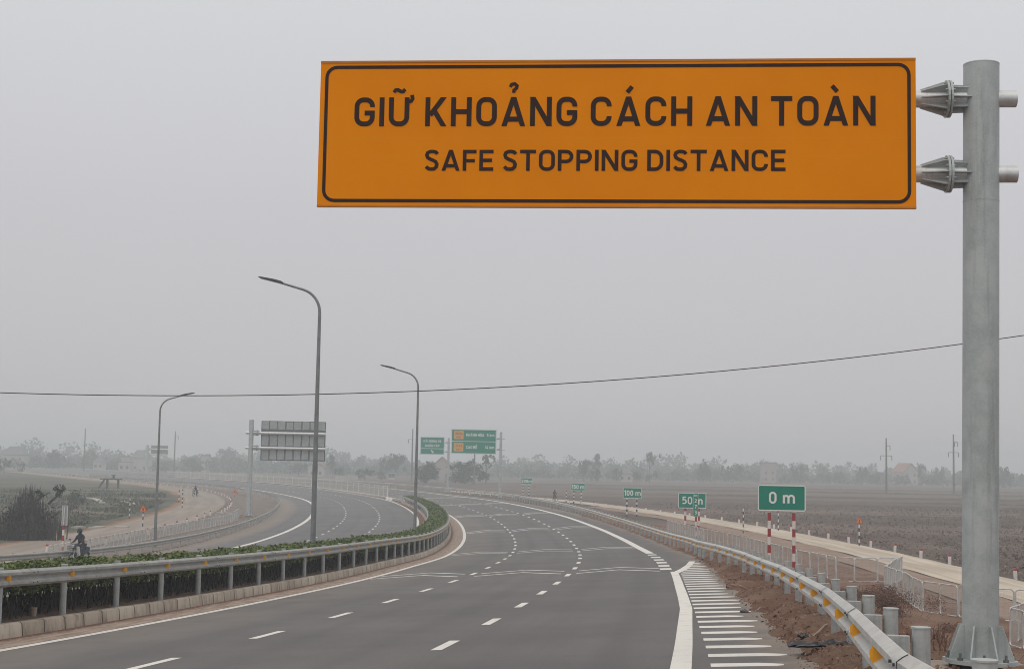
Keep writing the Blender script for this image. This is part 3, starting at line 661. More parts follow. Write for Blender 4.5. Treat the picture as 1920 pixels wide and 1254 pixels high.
def off_right(s): return float(np.interp(s, [-9, 2.5, 4.5, 8, 14, 20, 26, 40, 48, 57, 80, 118, 150, 170, 195, 233, 286, 330, 500], [8.6, 8.72, 8.84, 9.06, 9.37, 9.54, 9.64, 9.54, 9.30, 8.85, 8.93, 8.85, 9.05, 9.4, 9.7, 10.9, 11.2, 10.2, 9.6]))
rail('guardrail', off_right, 0.82, -9, 560, -1, zext, lambda s, o: zg(s, o) - 0.1, 2.95, 1.35 - 8.85, 'long galvanised guardrail curving along the right road edge beside the bare soil', refl=150, post_h=0.87, blockout=True)
rail('guardrail', lambda s: -5.10, 1.06, -9, 206, 1, zr_, lambda s, o: zg(s, o), 3.0, 1.6 - 9, 'galvanised guardrail with amber reflectors above the kerb on the near side of the hedge', m=M_RAIL2, refl=120)
rail('guardrail', lambda s: -6.95, 0.96, 20, 205, -1, lambda s, o: zr_(s, -7.3) - 0.14 * min(1.0, max(0.0, (110 - s) / 40)), lambda s, o: zg(s, o), 3.0, 22, 'galvanised guardrail on the far side of the clipped median hedge', m=M_RAIL2, refl=None)
rail('guardrail', lambda s: -24.1, 0.76, 40, 520, 1, zr_, lambda s, o: zg(s, o) - 0.1, 3.0, 41.5, 'galvanised guardrail behind the motorcycle along the outer edge of the far carriageway', m=M_RAIL2, refl=None)

# ------------------------------------------------------------------ median hedge
def hedge():
    o0 = P(60, -6.03); org = np.array(o0)
    root = empty('hedge', o0, 0, 'long clipped green hedge filling the median between two guardrails', 'hedge')
    ss, oo, hh, sz = [], [], [], []
    for a, b, dens, size in ((2, 35, 1150, 0.050), (35, 60, 800, 0.062), (60, 100, 430, 0.085), (100, 206, 260, 0.12)):
        n = int((b - a) * dens); s = rng.uniform(a, b, n)
        o = rng.uniform(-0.80, 0.80, n); t = rng.random(n)
        ss.append(s); oo.append(o); hh.append(t); sz.append(np.full(n, size) * rng.uniform(0.7, 1.35, n))
    s = np.concatenate(ss); o = np.concatenate(oo); t = np.concatenate(hh); sz = np.concatenate(sz); n = len(s)
    lump = np.array([noise.fractal(Vector((a * 0.8, b * 1.2, 3.0)), 1.0, 2.0, 3) for a, b in zip(s, o)])
    top = 0.96 + 0.13 * lump - 0.16 * (np.abs(o) / 0.8) ** 3
    h = np.where(t < 0.62, top - 0.13 * rng.random(n) ** 1.5, np.minimum(top, 0.46 + (top - 0.46) * rng.random(n) ** 0.8))
    side = t >= 0.62; o = np.where(side & (rng.random(n) < 0.75), np.sign(o) * (0.80 - 0.2 * rng.random(n) ** 2), o)
    x, y, th, *_ = al(s); O = -6.03 + o; base = zroad(s, np.full(n, -6.03)) ; hgt = base + h
    Cn = np.stack([x + np.cos(th) * O, y - np.sin(th) * O, hgt], -1) - org
    nrm = rng.normal(size=(n, 3)); nrm[:, 2] = np.abs(nrm[:, 2]) + np.where(t < 0.62, 0.8, 0.1); nrm /= np.linalg.norm(nrm, axis=1)[:, None]
    a = np.cross(nrm, rng.normal(size=(n, 3))); a /= np.linalg.norm(a, axis=1)[:, None]; b = np.cross(nrm, a)
    sz = sz[:, None]
    V = np.stack([Cn - a * sz * 0.95, Cn + b * sz * 0.5, Cn + a * sz * 0.95 + nrm * sz * 0.15, Cn - b * sz * 0.5], 1).reshape(-1, 3)
    link('foliage', mesh_np('foliage', V, np.arange(n * 4).reshape(n, 4), M_HEDGE), root)
    # added dark core blocks light, shade in its colour; stems showing under the rail
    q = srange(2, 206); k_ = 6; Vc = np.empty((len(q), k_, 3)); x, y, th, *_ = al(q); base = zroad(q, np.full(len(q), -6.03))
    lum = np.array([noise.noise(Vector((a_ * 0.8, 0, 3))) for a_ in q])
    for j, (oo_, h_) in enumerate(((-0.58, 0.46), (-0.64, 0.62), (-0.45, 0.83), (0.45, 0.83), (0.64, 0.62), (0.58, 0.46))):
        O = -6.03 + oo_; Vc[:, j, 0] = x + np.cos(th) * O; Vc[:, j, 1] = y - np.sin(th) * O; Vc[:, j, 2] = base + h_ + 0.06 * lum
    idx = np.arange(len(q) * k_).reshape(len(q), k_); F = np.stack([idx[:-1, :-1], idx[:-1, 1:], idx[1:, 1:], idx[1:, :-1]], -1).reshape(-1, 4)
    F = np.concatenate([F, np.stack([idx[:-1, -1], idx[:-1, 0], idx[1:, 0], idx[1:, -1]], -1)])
    link('light_blocking_core', mesh_np('light_blocking_core', Vc.reshape(-1, 3) - org, F, mat('painted_core_shade', (0.020, 0.026, 0.014), 0.95, 0.4, 8)), root)
    b_ = MB(); s = 2.0
    while s < 110:
        for o in (-0.5, -0.2, 0.15, 0.45):
            p = P(s + random.uniform(-.15, .15), -6.03 + o + random.uniform(-.1, .1)) - o0
            for kk in range(3):
                d = Vector((random.uniform(-.16, .16), random.uniform(-.16, .16), random.uniform(.4, .6))); b_.tube([p - Vector((0, 0, .05)), p + d * 0.5 + Vector((random.uniform(-.03, .03), 0, 0)), p + d], [0.016, 0.012, 0.007], 4, cap=False)
        s += 0.28 if s < 50 else 0.6
    o = b_.build('stem', M_TWIG, root); o['kind'] = 'stuff'
hedge()
# ------------------------------------------------------------------ lettering: square-shouldered road-sign capitals drawn as strokes
def arc(cx, cy, r, a0, a1, n=7):
    return [(cx + r * math.cos(R_(a0 + (a1 - a0) * i / n)), cy + r * math.sin(R_(a0 + (a1 - a0) * i / n))) for i in range(n + 1)]
def glyphs(t):
    a = t / 2; r = 0.23; W = 0.72; G = {}
    def O(W):
        r = min(0.23, (W - 2 * a) / 2 - 0.001); return arc(W-a-r, 1-a-r, r, 0, 90) + arc(a+r, 1-a-r, r, 90, 180) + arc(a+r, a+r, r, 180, 270) + arc(W-a-r, a+r, r, 270, 360)
    Cc = [(W-a, .665)] + arc(W-a-r, 1-a-r, r, 0, 90) + arc(a+r, 1-a-r, r, 90, 180) + arc(a+r, a+r, r, 180, 270) + arc(W-a-r, a+r, r, 270, 360)
    G['O'] = (W, [O(W) + [O(W)[0]]]); G['C'] = (W, [Cc + [(W-a, .335)]])
    G['G'] = (W, [Cc + [(W-a, .46), (W*.5, .46)]])
    G['U'] = (W, [[(a, 1)] + arc(a+r, a+r, r, 180, 270) + arc(W-a-r, a+r, r, 270, 360) + [(W-a, 1)]])
    G['I'] = (t, [[(a, 0), (a, 1)]]); w_ = .72
    G['T'] = (w_, [[(0, 1-a), (w_, 1-a)], [(w_/2, 0), (w_/2, 1-t)]])
    G['E'] = (.64, [[(.64, a), (a, a), (a, 1-a), (.64, 1-a)], [(t, .5), (.58, .5)]])
    G['F'] = (.62, [[(a, 0), (a, 1-a), (.62, 1-a)], [(t, .48), (.55, .48)]])
    G['L'] = (.52, [[(a, 1), (a, a), (.52, a)]])
    G['H'] = (W, [[(a, 0), (a, 1)], [(W-a, 0), (W-a, 1)], [(t, .5), (W-t, .5)]])
    G['N'] = (.75, [[(a, 0), (a, 1)], [(.75-a, 0), (.75-a, 1)], [(a*1.1, .97), (.75-a*1.1, .03)]])
    G['K'] = (.74, [[(a, 0), (a, 1)], [(.64, 1), (t*1.0, .38)], [(.30, .56), (.655, 0)]])
    G['A'] = (.83, [[(a*1.05, 0), (.415, 1.0)], [(.83-a*1.05, 0), (.415, 1.0)], [(.21, .24), (.62, .24)]])
    rp = .235
    G['P'] = (.70, [[(a, 0), (a, 1-a), (.70-a-rp, 1-a)] + arc(.70-a-rp, 1-a-rp, rp, 90, -90) + [(t, 1-a-2*rp)]])
    G['R'] = (.64, [[(a, 0), (a, 1-a), (.62-a-rp, 1-a)] + arc(.62-a-rp, 1-a-rp, rp, 90, -90) + [(t, 1-a-2*rp)], [(.34, .44), (.58, 0)]])
    G['B'] = (.64, [[(a, a), (a, 1-a), (.36, 1-a)] + arc(.38, .74, .18, 80, -80) + [(t, .54)], [(a, a), (.37, a)] + arc(.37, .31, .23, -80, 80)])
    G['D'] = (W, [[(a, a), (a, 1-a)] + arc(W-a-.30, 1-a-.30, .30, 90, 0) + arc(W-a-.30, a+.30, .30, 0, -90) + [(a, a)]])
    G['S'] = (.64, [[(.58, .80), (.50, .89), (.39, .92), (.26, .92), (.13, .86), (.09, .75), (.13, .63), (.24, .555), (.38, .50), (.50, .43), (.555, .31), (.53, .18), (.43, .09), (.32, .08), (.18, .09), (.06, .20)]])
    G['X'] = (.70, [[(.06, 0), (.64, 1)], [(.64, 0), (.06, 1)]])
    G['0'] = (.62, [O(.62) + [O(.62)[0]]]); G['1'] = (.38, [[(.05, .80), (.30, .97)], [(.30, 0), (.30, 1)]])
    G['5'] = (.60, [[(.54, 1-a), (.13, 1-a), (.11, .55), (.20, .61), (.33, .62)] + arc(.31, .35, .235, 70, -90) + [(.05, .13)]])
    G['2'] = (.60, [arc(.30, .70, .215, 165, -30) + [(.08, a), (.58, a)]])
    G['7'] = (.56, [[(.02, 1-a), (.50, 1-a), (.20, 0)]])
    G['3'] = (.60, [[(.06, .88), (.16, .93), (.30, .92)] + arc(.31, .73, .19, 70, -80) + [(.22, .54)], arc(.31, .30, .225, 85, -120)])
    G['4'] = (.64, [[(.36, 1), (.08, .27), (.62, .27)], [(.44, .55), (.44, 0)]])
    G['6'] = (.60, [[(.44, .96), (.14, .52)], O(.60)[:1] and [(x_, y_ * .62) for x_, y_ in O(.60) + [O(.60)[0]]]])
    G['m'] = (.98, [[(a, 0), (a, .72)], [(a, .50)] + arc(a+.19, .47, .19, 150, 0) + [(a+.38, 0)], [(a+.38, .47)] + arc(a+.61, .47, .21, 150, 0) + [(a+.82, 0)]])
    G['k'] = (.52, [[(a, 0), (a, 1)], [(.46, .70), (t, .32)], [(.24, .44), (.50, 0)]])
    return G
ACC = {'á': ('A', "'"), 'Á': ('A', "'"), 'À': ('A', '`'), 'Ả': ('A', '?'), 'Ố': ('O', "^'"), 'Ồ': ('O', '^`'), 'Ò': ('O', '`'), 'Ổ': ('O', '^?'), 'Ỗ': ('O', '^?'), 'Ã': ('A', '~'), 'Ấ': ('A', "^'"), 'Ẩ': ('A', '^?'), 'Ừ': ('U', '+`'), 'Ữ': ('U', '+~'), 'Đ': ('D', '-'), 'Ố': ('O', "^'"), 'Ỡ': ('O', '~')}
def stroke(b, pts, t, o, ax, ay, an, lift):
    n = len(pts); closed = n > 3 and abs(pts[0][0]-pts[-1][0]) < 1e-6 and abs(pts[0][1]-pts[-1][1]) < 1e-6
    L_, R2 = [], []
    for i in range(n):
        p = Vector(pts[i]).to_2d() if False else Vector((pts[i][0], pts[i][1]))
        pa = Vector(pts[i-1]) if i > 0 else (Vector(pts[-2]) if closed else None)
        pb = Vector(pts[i+1]) if i < n-1 else (Vector(pts[1]) if closed else None)
        d1 = (p - pa).normalized() if pa is not None and (p - pa).length > 1e-7 else None
        d2 = (pb - p).normalized() if pb is not None and (pb - p).length > 1e-7 else None
        if d1 is None: d1 = d2
        if d2 is None: d2 = d1
        nn = Vector((-(d1.y + d2.y), d1.x + d2.x)); nn = nn.normalized() if nn.length > 1e-6 else Vector((-d1.y, d1.x))
        c_ = max(0.5, nn.dot(Vector((-d1.y, d1.x)))); nn = nn * (t / 2 / c_)
        a_, b_ = p + nn, p - nn
        if not closed and i in (0, n - 1) and abs(d1.x) > 0.12 and abs(d1.y) > 0.3 and n == 2 and (-0.01 < p.y < 0.031 or 0.969 < p.y < 1.01):
            yy = 0.0 if p.y < 0.5 else 1.0; a_ = a_ + d1 * ((yy - a_.y) / d1.y); b_ = b_ + d1 * ((yy - b_.y) / d1.y)
        L_.append(a_); R2.append(b_)
    vs = [o + ax * q.x + ay * q.y + an * lift for pr in zip(L_, R2) for q in pr]
    b.add(vs, [(2*i, 2*i+1, 2*i+3, 2*i+2) for i in range(n-1)])
def text(b, s, o, ax, ay, an, h, width=None, t=0.155, align='l', gap=0.15, lift=0.0):
    "letters of cap height h; width squeezes or widens the line to fit"
    G = glyphs(t); items = []; x = 0.0
    for ch in s:
        if ch == ' ': x += 0.30; continue
        base, acc = ACC.get(ch, (ch, '')); gw, st = G[base]
        items.append((x, gw, st, acc)); x += gw + gap + (0.10 if '+' in acc else 0)
    tot = x - gap; sx = (width / (tot * h)) if width else 1.0
    if align == 'c': o = o - ax * (tot * h * sx / 2)
    if align == 'r': o = o - ax * (tot * h * sx)
    o = Vector(o); AX = ax * (h * sx); AY = ay * h; j = 0
    for x, gw, st, acc in items:
        ps = [list(p) for p in st]; c = gw / 2; at_ = t * 0.8; y0 = 1.14
        extra = []
        up = 0.0
        if '^' in acc: extra.append(([(c - .17, y0), (c, y0 + .15), (c + .17, y0)], at_)); up = 0.13
        if "'" in acc: extra.append(([(c - .05 + up, y0 + .0 + up), (c + .12 + up, y0 + .20 + up)], at_ * 1.1))
        if '`' in acc: extra.append(([(c + .05 + up, y0 + .0 + up), (c - .13 + up, y0 + .20 + up)], at_ * 1.1))
        if '~' in acc: extra.append(([(c - .20, y0 + .03), (c - .14, y0 + .11), (c - .06, y0 + .12), (c + .05, y0 + .06), (c + .13, y0 + .06), (c + .20, y0 + .14)], at_ * .9))
        if '?' in acc: extra.append(([(c - .13 + up, y0 + .20 + up), (c - .08 + up, y0 + .29 + up), (c + .03 + up, y0 + .31 + up), (c + .11 + up, y0 + .24 + up), (c + .09 + up, y0 + .16 + up), (c + .0 + up, y0 + .09 + up), (c + .0 + up, y0 + .0 + up)], at_ * .85))
        if '+' in acc: extra.append(([(gw - t * .4, .84), (gw + .06, .87), (gw + .11, .95), (gw + .08, 1.08)], at_ * .95))
        if '-' in acc: extra.append(([(-.10, .5), (.30, .5)], t * .8))
        for p in ps:
            stroke(b, [(q[0] + x, q[1]) for q in p], t, o, AX, AY, an, lift + 0.0004 * (j % 5)); j += 1
        for p, tt in extra:
            stroke(b, [(q[0] + x, q[1]) for q in p], tt, o, AX, AY, an, lift + 0.0004 * (j % 5)); j += 1
def rrect(w_, h_, r, n=6):
    return arc(w_/2-r, h_/2-r, r, 0, 90, n) + arc(-w_/2+r, h_/2-r, r, 90, 180, n) + arc(-w_/2+r, -h_/2+r, r, 180, 270, n) + arc(w_/2-r, -h_/2+r, r, 270, 360, n)
def frame_loop(b, w_, h_, r, t, o, ax, ay, an, lift):
    pts = rrect(w_ - t, h_ - t, r); stroke(b, pts + [pts[0]], t, o, ax, ay, an, lift)

# ------------------------------------------------------------------ cantilever sign structures
def flange(b, bd, o, d, r_pipe, back=0.22):
    "collar of two bolted discs with stiffener fins, axis d"
    d = Vector(d).normalized(); u = Vector((0, 0, 1)); v = d.cross(u).normalized()
    R = r_pipe * 2.2
    b.tube([o - d * 0.030, o - d * 0.004], R, 24); b.tube([o + d * 0.004, o + d * 0.030], R, 24)
    for k in range(8):
        a = 2 * math.pi * (k + 0.5) / 8; q = u * math.sin(a) + v * math.cos(a)
        bd.tube([o + q * R * 0.86 - d * 0.055, o + q * R * 0.86 + d * 0.055], r_pipe * 0.12, 6)
        a = 2 * math.pi * k / 8; q = u * math.sin(a) + v * math.cos(a); n_ = d.cross(q)
        b.prism([(r_pipe * 0.9, 0.03), (R * 0.93, 0.03), (R * 0.90, 0.07), (r_pipe * 1.15, 0.32), (r_pipe * 0.9, 0.32)], o - n_ * 0.006, q, d, n_, 0.012)
        b.prism([(r_pipe * 0.9, 0.03), (R * 0.78, 0.03), (R * 0.74, back), (r_pipe * 0.9, back)], o - n_ * 0.006, q, -d, n_, 0.012)
def gantry(name, base, aim, reach, arm_z, height, rp, ra, label, tail=0.35, flange_at=0.42, fins=True):
    "post with two arms; aim = unit vector along the arms"
    root = empty(name, base, 0, label, 'road sign')
    aim = Vector(aim).normalized()
    b = MB(); b.tube([(0, 0, 0.04), (0, 0, height)], rp, 40); b.tube([(0, 0, height), (0, 0, height + 0.012)], rp * 1.01, 40)
    if height > 6.5 and fins == 'near':
        b.tube([(0, 0, height * 0.765), (0, 0, height * 0.765 + 0.012)], rp * 1.012, 40)
    post = b.build('post', M_POST, root, smooth=True)
    b = MB(); R = rp * 2.0
    oct_ = [(R * 1.02 * math.cos(R_(22.5 + 45 * k)), R * 1.02 * math.sin(R_(22.5 + 45 * k))) for k in range(8)]
    b.prism(oct_, (0, 0, 0.0), (1, 0, 0), (0, 1, 0), (0, 0, 1), 0.045)
    for k in range(8):
        a = R_(12 + 45 * k); q = Vector((math.cos(a), math.sin(a), 0)); n_ = Vector((-q.y, q.x, 0))
        b.prism([(rp * 0.98, 0.045), (R * 0.93, 0.045), (R * 0.93, 0.075), (rp + 0.045, 0.43), (rp * 0.98, 0.43)], -n_ * 0.009, q, (0, 0, 1), n_, 0.018)
    b.build('base_plate', M_POST, post)
    bd = MB()
    for k in range(8):
        a = R_(34.5 + 45 * k); c = (R * 0.86 * math.cos(a), R * 0.86 * math.sin(a))
        bd.tube([(c[0], c[1], 0.045), (c[0], c[1], 0.075)], 0.034, 6); bd.tube([(c[0], c[1], 0.075), (c[0], c[1], 0.125)], 0.016, 6)
    bd.build('anchor_bolt', M_BACKDARK, post)
    b = MB(); pr = (0.62 * rp / 0.21); b.box((0, 0, -0.42), (pr * 2.0, pr * 2.0, 0.74)); b.build('plinth', M_PLINTH, root)
    b = MB(); b.tube([(0, 0, -0.06), (0, 0, 0.0)], rp * 1.7, 16); b.build('gap_shade', M_BLACK, root)  # solid black disc; shade under the plate is painted as its colour
    for z in arm_z:
        b = MB(); b.tube([aim * (-rp - tail) + Vector((0, 0, z)), aim * reach + Vector((0, 0, z))], ra, 28)
        arm = b.build('arm', M_ALU, root, smooth=True)
        b = MB(); bd = MB(); flange(b, bd, aim * (rp + flange_at * 0.42) + Vector((0, 0, z)), aim, ra, flange_at * 0.42 + rp * 0.35)
        b.build('flange', M_POST, arm); bd.build('flange_bolt', M_RPOST, arm)
    return root

# the big amber sign
pb = px(1838, 1242, 17.3)
Lc, Rc = px(598, 256, 17.62), px(1717.5, 250, 17.0)
aim = (Lc - Rc); aim.z = 0; bw = aim.length; aim.normalize()
arm_zs = [px(1905, 186, 17.27).z - pb.z, px(1905, 327, 17.27).z - pb.z]
dtop = px(1841, 113, 17.3).z - pb.z - 0.065
big = gantry('overhead_sign', pb, aim, 7.5, arm_zs, dtop, 0.205, 0.100, 'big amber overhead sign reading safe stopping distance on a thick galvanised post', tail=0.20, fins='near')
for ch_ in bpy.data.objects:
    if ch_.parent == big and ch_.name.startswith('post'): ch_.rotation_euler = (0, R_(0.62), 0)
    if ch_.parent == big and ch_.name.startswith('arm'): ch_.location = (0.065, 0, 0)
btop, bbot = px(1717, 109, 17.0).z, px(1718, 391.5, 17.0).z; bh = btop - bbot
nrm = Vector((aim.y, -aim.x, 0)); nrm = nrm if nrm.y < 0 else -nrm
bc = (Lc + Rc) / 2; bc.z = (btop + bbot) / 2
ax = -aim; ay = Vector((0, 0, 1))
b = MB(); o0 = bc - pb
b.prism([(-bw/2, -bh/2), (bw/2, -bh/2), (bw/2, bh/2), (-bw/2, bh/2)], o0, ax, ay, -nrm, 0.045)
brd = b.build('sign_board', M_ORANGE, big)
# the board's own frame of reference keeps the sheet seams level
brd.data.transform(Matrix.Translation(-(o0 + ay * (-bh/2)))); brd.location = o0 + ay * (-bh/2)
o1 = Vector((0, 0, bh / 2))
b = MB(); frame_loop(b, bw - 0.115, bh - 0.115, 0.125, 0.040, o1, ax, ay, nrm, 0.004); b.build('border', M_INK, brd)
b = MB()
for z_ in (-bh/2 + 0.012, bh/2 - 0.012): b.box(o1 + ay * z_ + nrm * 0.002, (bw, 0.012, 0.024), Matrix.Rotation(math.atan2(ax.y, ax.x), 3, 'Z'))
b.build('edge_trim', mat('amber_edge', (0.55, 0.20, 0.012), 0.5, 0.1), brd)
b = MB()
text(b, 'GIỮ KHOẢNG CÁCH AN TOÀN', o1 + ax * (-bw/2 + bw * 0.0605) + ay * (bh/2 - bh * 0.451), ax, ay, nrm, 0.352, width=bw * 0.874, t=0.170, gap=0.165, lift=0.004)
b.build('lettering', M_INK, brd); b = MB()
text(b, 'SAFE STOPPING DISTANCE', o1 + ax * (-bw/2 + bw * 0.1835) + ay * (bh/2 - bh * 0.7535), ax, ay, nrm, 0.252, width=bw * 0.604, t=0.165, gap=0.135, lift=0.004)
b.build('lettering', M_INK, brd)
b = MB()
for i in range(9):
    q = o1 + ax * (-bw/2 + bw * (i + 0.5) / 9) - nrm * 0.075; b.box(q, (0.05, 0.05, bh * 0.96), Matrix.Rotation(math.atan2(ax.y, ax.x), 3, 'Z'))
b.build('stiffener', M_ALU, brd)

# green direction sign and emergency-lane sign down the road, both on single posts
def green_gantry(postpx, d, base_y, top_y, panel, arms, label, yaw, draw):
    p = px(postpx, base_y, d); base = Vector((p.x, p.y, gz(p.x, p.y))); hgt = px(postpx, top_y, d).z - base.z
    x0, x1, y0, y1 = panel
    ang = R_(yaw); aim = Vector((-math.cos(ang), -math.sin(ang), 0))       # towards the left
    sc = d / FPX; Wd = (x1 - x0) * sc / math.cos(ang); zt = px(postpx, y0, d).z - base.z; zb_ = px(postpx, y1, d).z - base.z
    zt += (postpx - (x0 + x1) / 2) * sc * -0.0184 * -1; zb_ += (postpx - (x0 + x1) / 2) * sc * 0.0184
    azs = [px(postpx, a, d).z - base.z for a in arms]
    g_ = gantry('overhead_sign', base, aim, (postpx - x0) * sc / math.cos(ang) - 0.2, azs, hgt, 0.23, 0.085, label, tail=0.55)
    ax = -aim; nrm = Vector((aim.y, -aim.x, 0)); nrm = nrm if nrm.y < 0 else -nrm; ay = Vector((0, 0, 1))
    cx = (postpx - (x0 + x1) / 2) * sc / math.cos(ang); o0 = aim * cx + Vector((0, 0, (zt + zb_) / 2)) + nrm * 0.16; Hh = zt - zb_
    b = MB(); b.prism(rrect(Wd, Hh, 0.12), o0, ax, ay, -nrm, 0.06); brd = b.build('sign_board', M_GREEN, g_)
    draw(brd, o0, ax, ay, nrm, Wd, Hh)
def draw_exit(brd, o, ax, ay, nrm, W_, H_):
    b = MB(); frame_loop(b, W_ - 0.05, H_ - 0.05, 0.12, 0.09, o, ax, ay, nrm, 0.012)
    b.box(o + nrm * 0.012 + ay * 0.03, (W_ - 0.1, 0.004, 0.09), Matrix.Rotation(math.atan2(ax.y, ax.x), 3, 'Z')); b.build('border', M_WHITE, brd)
    b = MB()
    for z in (H_ * 0.265, -H_ * 0.235): b.prism(rrect(W_ * 0.215, H_ * 0.345, 0.08), o + ax * (-W_ * 0.335) + ay * z, ax, ay, nrm, 0.012)
    pt = b.build('exit_patch', M_YBOX, brd); b = MB()
    for z in (H_ * 0.265, -H_ * 0.235):
        text(b, 'LỐI RA', o + ax * (-W_ * 0.335) + ay * (z + 0.02), ax, ay, nrm, H_ * 0.105, width=W_ * 0.17, align='c', lift=0.02, t=0.18)
        text(b, 'EXIT', o + ax * (-W_ * 0.335) + ay * (z - H_ * 0.13), ax, ay, nrm, H_ * 0.075, align='c', lift=0.02, t=0.18)
        b.build('exit_lettering', mat('brown_sign_ink', (0.30, 0.095, 0.02), 0.5), pt)
    b = MB()
    text(b, 'KHÁNH HÒA', o + ax * (-W_ * 0.17) + ay * (H_ * 0.215), ax, ay, nrm, H_ * 0.115, width=W_ * 0.40, lift=0.02, t=0.19); b.build('lettering', M_WHITE, brd); b = MB(); text(b, '5 km', o + ax * (W_ * 0.455) + ay * (H_ * 0.215), ax, ay, nrm, H_ * 0.115, align='r', lift=0.02, t=0.19)
    b.build('lettering', M_WHITE, brd); b = MB(); text(b, 'CAO BỒ', o + ax * (-W_ * 0.17) + ay * (-H_ * 0.285), ax, ay, nrm, H_ * 0.115, width=W_ * 0.245, lift=0.02, t=0.19); b.build('lettering', M_WHITE, brd); b = MB(); text(b, '14 km', o + ax * (W_ * 0.455) + ay * (-H_ * 0.285), ax, ay, nrm, H_ * 0.115, align='r', lift=0.02, t=0.19)
    b.build('lettering', M_WHITE, brd)
def draw_lane(brd, o, ax, ay, nrm, W_, H_):
    b = MB(); frame_loop(b, W_ - 0.05, H_ - 0.05, 0.1, 0.08, o, ax, ay, nrm, 0.012)
    b.box(o + nrm * 0.012 - ay * H_ * 0.16, (W_ - 0.1, 0.004, 0.10), Matrix.Rotation(math.atan2(ax.y, ax.x), 3, 'Z')); b.build('border', M_WHITE, brd)
    b = MB()
    text(b, 'DẢI DỪNG XE', o + ay * H_ * 0.20, ax, ay, nrm, H_ * 0.125, width=W_ * 0.74, align='c', lift=0.02, t=0.2)
    b.build('lettering', M_WHITE, brd); b = MB(); text(b, 'KHẨN CẤP', o - ay * H_ * 0.06, ax, ay, nrm, H_ * 0.125, width=W_ * 0.60, align='c', lift=0.02, t=0.2)
    b.build('lettering', M_WHITE, brd)
    b = MB(); c = o - ay * H_ * 0.33; d = (ax - ay * 1.15).normalized(); n_ = (ax + ay * 0.87).normalized(); q = H_ * 0.11
    b.prism([(-q * 1.0, -q * .28), (q * .15, -q * .28), (q * .15, -q * .75), (q * 1.1, 0), (q * .15, q * .75), (q * .15, q * .28), (-q * 1.0, q * .28)], c + nrm * 0.012, d, n_, nrm, 0.006); b.build('arrow', M_WHITE, brd)
green_gantry(937.5, 266, 920, 810, (844.5, 929, 806.5, 852.5), (822.5, 842.5), 'green exit distance sign with two yellow exit patches on a tall grey post', -6, draw_exit)
green_gantry(839.5, 296, 916, 821, (786.5, 831.5, 820, 853), (830, 847), 'small green emergency lane sign with a white arrow left of the exit distance sign', -3, draw_lane)

# sign seen from behind on the far carriageway, and another one farther off
def back_gantry(postpx, d, base_y, top_y, panel, arms, label, cells, rp, ra):
    p = px(postpx, base_y, d); base = Vector((p.x, p.y, gz(p.x, p.y) + (0.25 if d < 300 else 0))); hgt = px(postpx, top_y, d).z - base.z
    x0, x1, y0, y1 = panel; sc = d / FPX; aim = Vector((1, 0.06, 0)).normalized()
    azs = [px(postpx, a, d).z - base.z for a in arms]
    g_ = gantry('overhead_sign', base, aim, (x1 - postpx) * sc, azs, hgt, rp, ra, label, tail=0.35, flange_at=0.9)
    ax = aim; ay = Vector((0, 0, 1)); nrm = Vector((aim.y, -aim.x, 0)); W_ = (x1 - x0) * sc
    zt, zb_ = px(postpx, y0, d).z - base.z, px(postpx, y1, d).z - base.z; H_ = zt - zb_
    o = aim * (((x0 + x1) / 2 - postpx) * sc) + Vector((0, 0, (zt + zb_) / 2)) - nrm * (ra + 0.09)
    b = MB(); b.prism([(-W_/2, -H_/2), (W_/2, -H_/2), (W_/2, H_/2), (-W_/2, H_/2)], o, ax, ay, -nrm, 0.06); brd = b.build('sign_board', M_BACKDARK, g_)
    if cells:
        b = MB(); rows = ((0.5, 0.275), (0.225, -0.145), (-0.175, -0.49)); n_ = cells
        for ra_, rb in rows:
            for i in range(n_):
                xa, xb = -W_/2 + W_ * (i + 0.10) / n_, -W_/2 + W_ * (i + 0.92) / n_; za, zc = H_ * ra_ - 0.06, H_ * rb + 0.05
                j = lambda: random.uniform(-0.05, 0.05)
                b.prism([(xa + j(), zc + j()), (xb + j(), zc + j()), (xb + j(), (za + zc) / 2), (xb + j(), za + j()), (xa + j(), za + j()), (xa + j(), (za + zc) / 2)], o + nrm * 0.0, ax, ay, nrm, 0.025)
        b.build('back_panel', M_BOARDBACK, brd)
        b = MB(); frame_loop(b, W_, H_, 0.05, 0.07, o, ax, ay, nrm, 0.012); b.build('rim', M_DARK, brd)
back_gantry(466, 172, 967, 787, (484, 604, 788, 862), (811, 839), 'grey back of a large sign with square panels beside the far guardrail', 8, 0.27, 0.16)
back_gantry(274.5, 560, 893, 834, (281, 312, 834.5, 853), (841.5, 852), 'small hazy back of a sign far off beyond the service road', 0, 0.5, 0.28)

